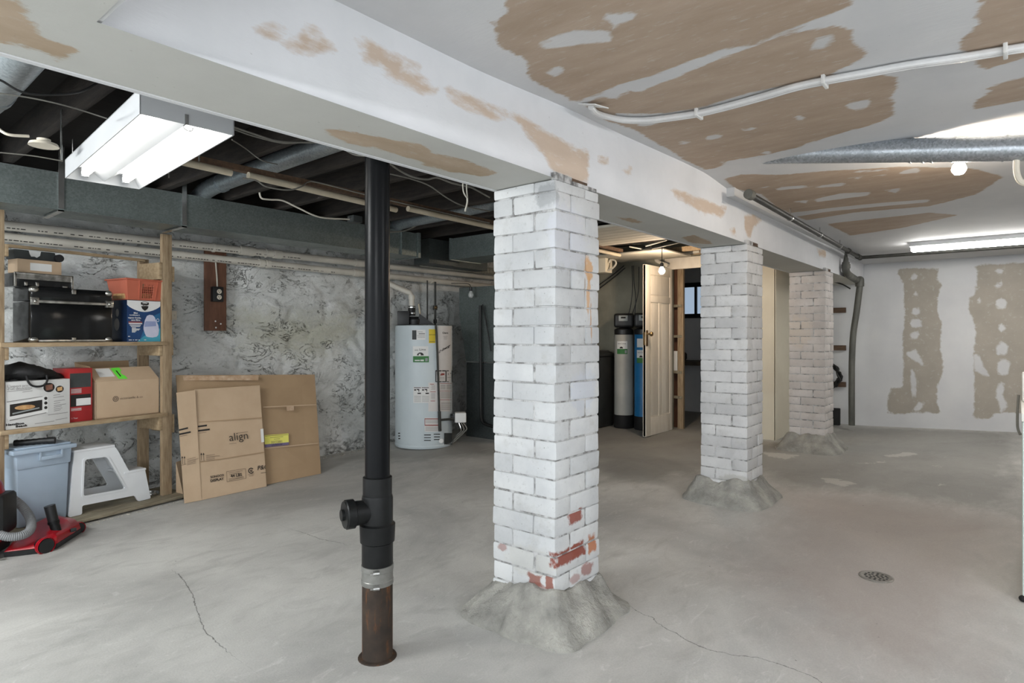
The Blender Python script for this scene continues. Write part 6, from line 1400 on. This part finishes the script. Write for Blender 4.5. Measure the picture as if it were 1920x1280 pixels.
t = thing('waste_pipe', 'grey iron waste pipe bending down the far corner to the floor', 'pipe', (7.75, 1.42, .1))
dp = [Y(1586, 492, 1.345), Y(1586, 507, 1.345), Y(1591, 515, 1.345), X(1606, 525, 7.65), X(1613, 530, 7.7)]
b = MB(); b.tube(dp, .036, 16, sub=5); b.build('upper_bend', 'grey_iron', t)
lo_ = [X(1613, 528, 7.7), X(1611, 545, 7.7), X(1606, 585, 7.7), X(1600, 625, 7.7), X(1597.5, 670, 7.7), X(1597, 720, 7.7), X(1597, 797, 7.7)]
b = MB(); b.tube(lo_, .033, 16, sub=5); b.build('downpipe', 'grey_iron', t)
q = Vector(X(1612, 530, 7.7)); b = MB(); b.cyl(q + Vector((0, 0, -.04)), q + Vector((0, 0, .03)), .044, seg=18); b.ball(q + Vector((0, 0, .03)), .044); b.build('elbow_socket', 'grey_iron', t)
q = Vector(Y(1586, 503, 1.345)); b = MB(); b.cyl(q, q + Vector((0, 0, .04)), .042, seg=16); b.cyl(q + Vector((0, 0, .05)), q + Vector((0, 0, .17)), .028, .008, seg=12); b.build('top_cone', 'grey_iron', t)
b = MB(); b.tube([Y(1590, 484, 1.35), Y(1590, 505, 1.35), Y(1594, 514, 1.35)], .004, 6, sub=2); b.build('hanger_wire', 'steel', t)
b = MB(); b.tube([X(1563, 528, 7.7), X(1580, 533, 7.8), X(1594, 541, 7.9)], .008, 6, sub=2); solo(b.build('cable', 'cable_black'), 'black cable under the beam end beside the waste pipe', 'cable')
for i, (py, ph) in enumerate(((581, 'top'), (652, 'middle'), (721, 'lowest'))):
    q = at_x(1585, py, 8.1); b = MB(); b.box((8.10, q.y, q.z - .03), (8.146, 1.90, q.z + .03), .002)
    solo(b.build('wall_cleat', 'ledge'), ph + ' of three brown wood cleats on the far wall beside the farthest pillar', 'cleat')
P = at_x(1562, 705, 8.02); t = thing('coiled_hose', 'black coiled hose hanging on the far wall behind the farthest pillar', 'hose', (P.x, P.y, P.z - .15))
b = MB(); pts = []
for i in range(90):
    a = i / 90 * 2 * PI * 5; rr = .10 + .022 * math.sin(i * 1.7); pts.append((8.03 + .03 * math.sin(i * .6), P.y + .03 + rr * math.cos(a), P.z + (rr + .02) * math.sin(a)))
b.tube(pts, .011, 7, sub=2); b.build('coil', 'cable_black', t); b = MB(); b.tube([(8.09, P.y + .03, P.z + .1), (8.02, P.y + .03, P.z + .14), (8.0, P.y + .03, P.z + .1)], .006, 6); b.build('hook', 'steel', t)
b = MB(); b.box((7.9, 1.60, .12), (7.94, 1.70, .32), .01); solo(b.build('dark_block', 'black_matt'), 'dark upright block on the floor behind the farthest pillar', 'block')

# dryer vent
t = thing('dryer_vent', 'galvanised round vent pipe dropping out of the ceiling on the right', 'vent', (3.457, .4, 1.95))
P = lambda yy: Vector((3.457, yy, 1.978 + .168 * yy))
r_ = .056
b = MB(); b.cyl(P(1.3), P(.34), r_ * .98, seg=32); b.build('embedded_pipe', 'galv_vent', t)
b = MB(); b.cyl(P(.40), P(-.05), r_, seg=32); b.build('pipe', 'galv_vent', t)
for yy in (.395, .345, .31, .235, .05):
    b = MB(); b.cyl(P(yy), P(yy - .008), r_ + .003, seg=32); b.build('crimp_bead', 'galv_vent', t)
b = MB(); q = [P(-.04), P(-.10), P(-.16) + Vector((.02, 0, 0)), P(-.22) + Vector((.08, 0, 0)), P(-.26) + Vector((.18, 0, 0)), P(-.28) + Vector((.42, 0, 0)), Vector((3.99, -.30, 1.84)), Vector((4.0, -.30, 1.6)), Vector((4.0, -.30, .99))]; b.tube(q, r_ + .003, 26, sub=5); b.build('elbow', 'galv_vent', t)
q = [at_x(1906, 298, 3.45), at_x(1906, 320, 3.45), at_x(1912, 338, 3.45), at_x(1925, 345, 3.45), at_x(1945, 345, 3.45)]
b = MB(); b.tube([Vector(v) for v in q], .012, 10); solo(b.build('white_bracket', 'ivory'), 'white curved plastic pipe under the vent elbow at the right edge', 'pipe')

# clear tubing clipped across the ceiling
tp = [onceil(*p) for p in ((1108, 193), (1122, 206), (1160, 216), (1190, 218), (1220, 217), (1260, 212), (1310, 204), (1370, 189), (1430, 172), (1490, 154), (1550, 141), (1620, 128), (1700, 113), (1800, 98), (1920, 78), (2060, 55))] + [(2.52, -.9), (2.5, -1.7), (2.5, -2.4)]
t = thing('ceiling_tubing', 'clear white plastic tubing clipped across the patched ceiling', 'tubing', (2.3, .6, 2.06))
b = MB(); b.tube([(x, y, ceilz(x) - .016) for x, y in tp], .012, 10); b.tube([(x + .022, y, ceilz(x) - .016) for x, y in tp[1:]], .010, 10); b.build('tube', 'tubing', t)
for px in ((1308, 205), (1545, 143), (1885, 84)):
    x, y = onceil(*px); b = MB(); b.box((x - .022, y - .006, ceilz(x) - .032), (x + .045, y + .006, ceilz(x) + .002), .003); b.build('clip', 'paper', t)
x, y = tp[0]; b = MB(); b.quadslab([(x - .03, y + .04, ceilz(x) - .004), (x + .02, y + .02, ceilz(x) - .004), (x + .05, y - .05, ceilz(x) - .02), (x - .02, y - .03, ceilz(x) - .02)], .004); b.build('end_bracket', 'paper', t)

# floor drain
x, y = onfloor(1643, 1081); g = ground(x, y)
t = thing('floor_drain', 'round iron floor drain cover in the concrete', 'drain', (x, y, g))
b = MB(); b.lathe((x, y, g - .006), [(.05, 0), (.072, .0), (.072, .0085), (.064, .010), (.06, .008), (.001, .008)], 32); b.build('cover', 'drain', t)
b = MB()
for r_, n in ((.045, 14), (.027, 8), (.01, 3)):
    for i in range(n): a = 2 * PI * i / n; b.lathe((x + r_ * math.cos(a), y + r_ * math.sin(a), g + .002), [(.0055, 0), (.0055, .0012)], 8)
b.build('drain_holes', 'hole', t)

# dryer at the right edge
t = thing('clothes_dryer', 'mint white clothes dryer at the right edge, its side panel just in view', 'dryer', (3.72, -.36, .06))
g = ground(3.4, -.2)
b = MB(); b.box((3.36, -.70, g + .02), (4.05, -.012, .80), .006); b.build('cabinet', 'dryer', t)
b = MB(); b.box((3.35, -.705, .80), (4.06, -.008, .835), .006); b.build('top_panel', 'dryer_top', t)
b = MB(); b.box((3.95, -.70, .835), (4.06, -.012, .98), .01); b.build('console', 'dryer_top', t)
for yy in (-.06, -.65):
    b = MB(); b.cyl((3.42, yy, g - .002), (3.42, yy, g + .025), .022, seg=12); b.cyl((3.98, yy, g - .002), (3.98, yy, g + .025), .022, seg=12); b.build('foot', 'black_plastic', t)
b = MB(); P = [at_x(1910, 740, 4.15), at_x(1908, 770, 4.15), at_x(1908, 800, 4.15), at_x(1913, 815, 4.15)]; b.tube([Vector(v) for v in P], .006, 8); solo(b.build('cable', 'cable_grey'), 'grey power cable behind the dryer at the right edge', 'cable')
P = onfloor(1913, 1126); b = MB(); b.ball((P[0], P[1] - .01, ground(*P) + .012), .016, sc=(1.3, 1, .8)); solo(b.build('rubber_foot', 'black_matt'), 'small black lump on the floor in front of the dryer', 'lump')

# bits on the floor along the platform
b = MB(); rnd = random.Random(4)
for i in range(46):
    u = rnd.uniform(.35, 1.0); v = -.13 - abs(rnd.gauss(0, .03)); p = SP(u, v, 0); s_ = rnd.uniform(.002, .008)
    b.box((p.x - s_, p.y - s_ * .6, 0.0), (p.x + s_ * rnd.uniform(.5, 1.6), p.y + s_ * .6, s_ * .7), s_ * .3)
for i in range(60):
    u = rnd.uniform(2.6, 4.0); p = Vector((u, 5.0 - abs(rnd.gauss(0, .035)), ground(u, 5))); s_ = rnd.uniform(.003, .011)
    b.box((p.x - s_, p.y - s_, p.z), (p.x + s_, p.y + s_, p.z + s_ * .8), s_ * .3)
o = b.build('debris', 'debris'); o['kind'] = 'stuff'; tag(o, 'pale plaster crumbs on the floor along the wall foot', 'debris')

# ================================================================== LIGHT AND CAMERA
w = bpy.data.worlds.new('daylight'); bpy.context.scene.world = w; w.use_nodes = True
bg = w.node_tree.nodes['Background']; bg.inputs[0].default_value = (.90, .955, 1.0, 1); bg.inputs[1].default_value = 1.4

cam = bpy.data.cameras.new('camera'); co = bpy.data.objects.new('camera', cam); C.objects.link(co)
cam.sensor_width = 36; cam.lens = F / 1920 * 36; cam.shift_y = -(640 - HY) / 1920; cam.clip_start = .02
co.location = (0, 0, EYE); co.rotation_euler = (PI / 2, 0, YAW - PI / 2)
co.rotation_euler = (PI / 2, 0, -(PI / 2 - math.atan2(SN, CS)))
bpy.context.scene.camera = co
vs_ = bpy.context.scene.view_settings
vs_.view_transform = 'Standard'; vs_.look = 'None'; vs_.gamma = 1; vs_.use_curve_mapping = False; vs_.exposure = 0.9
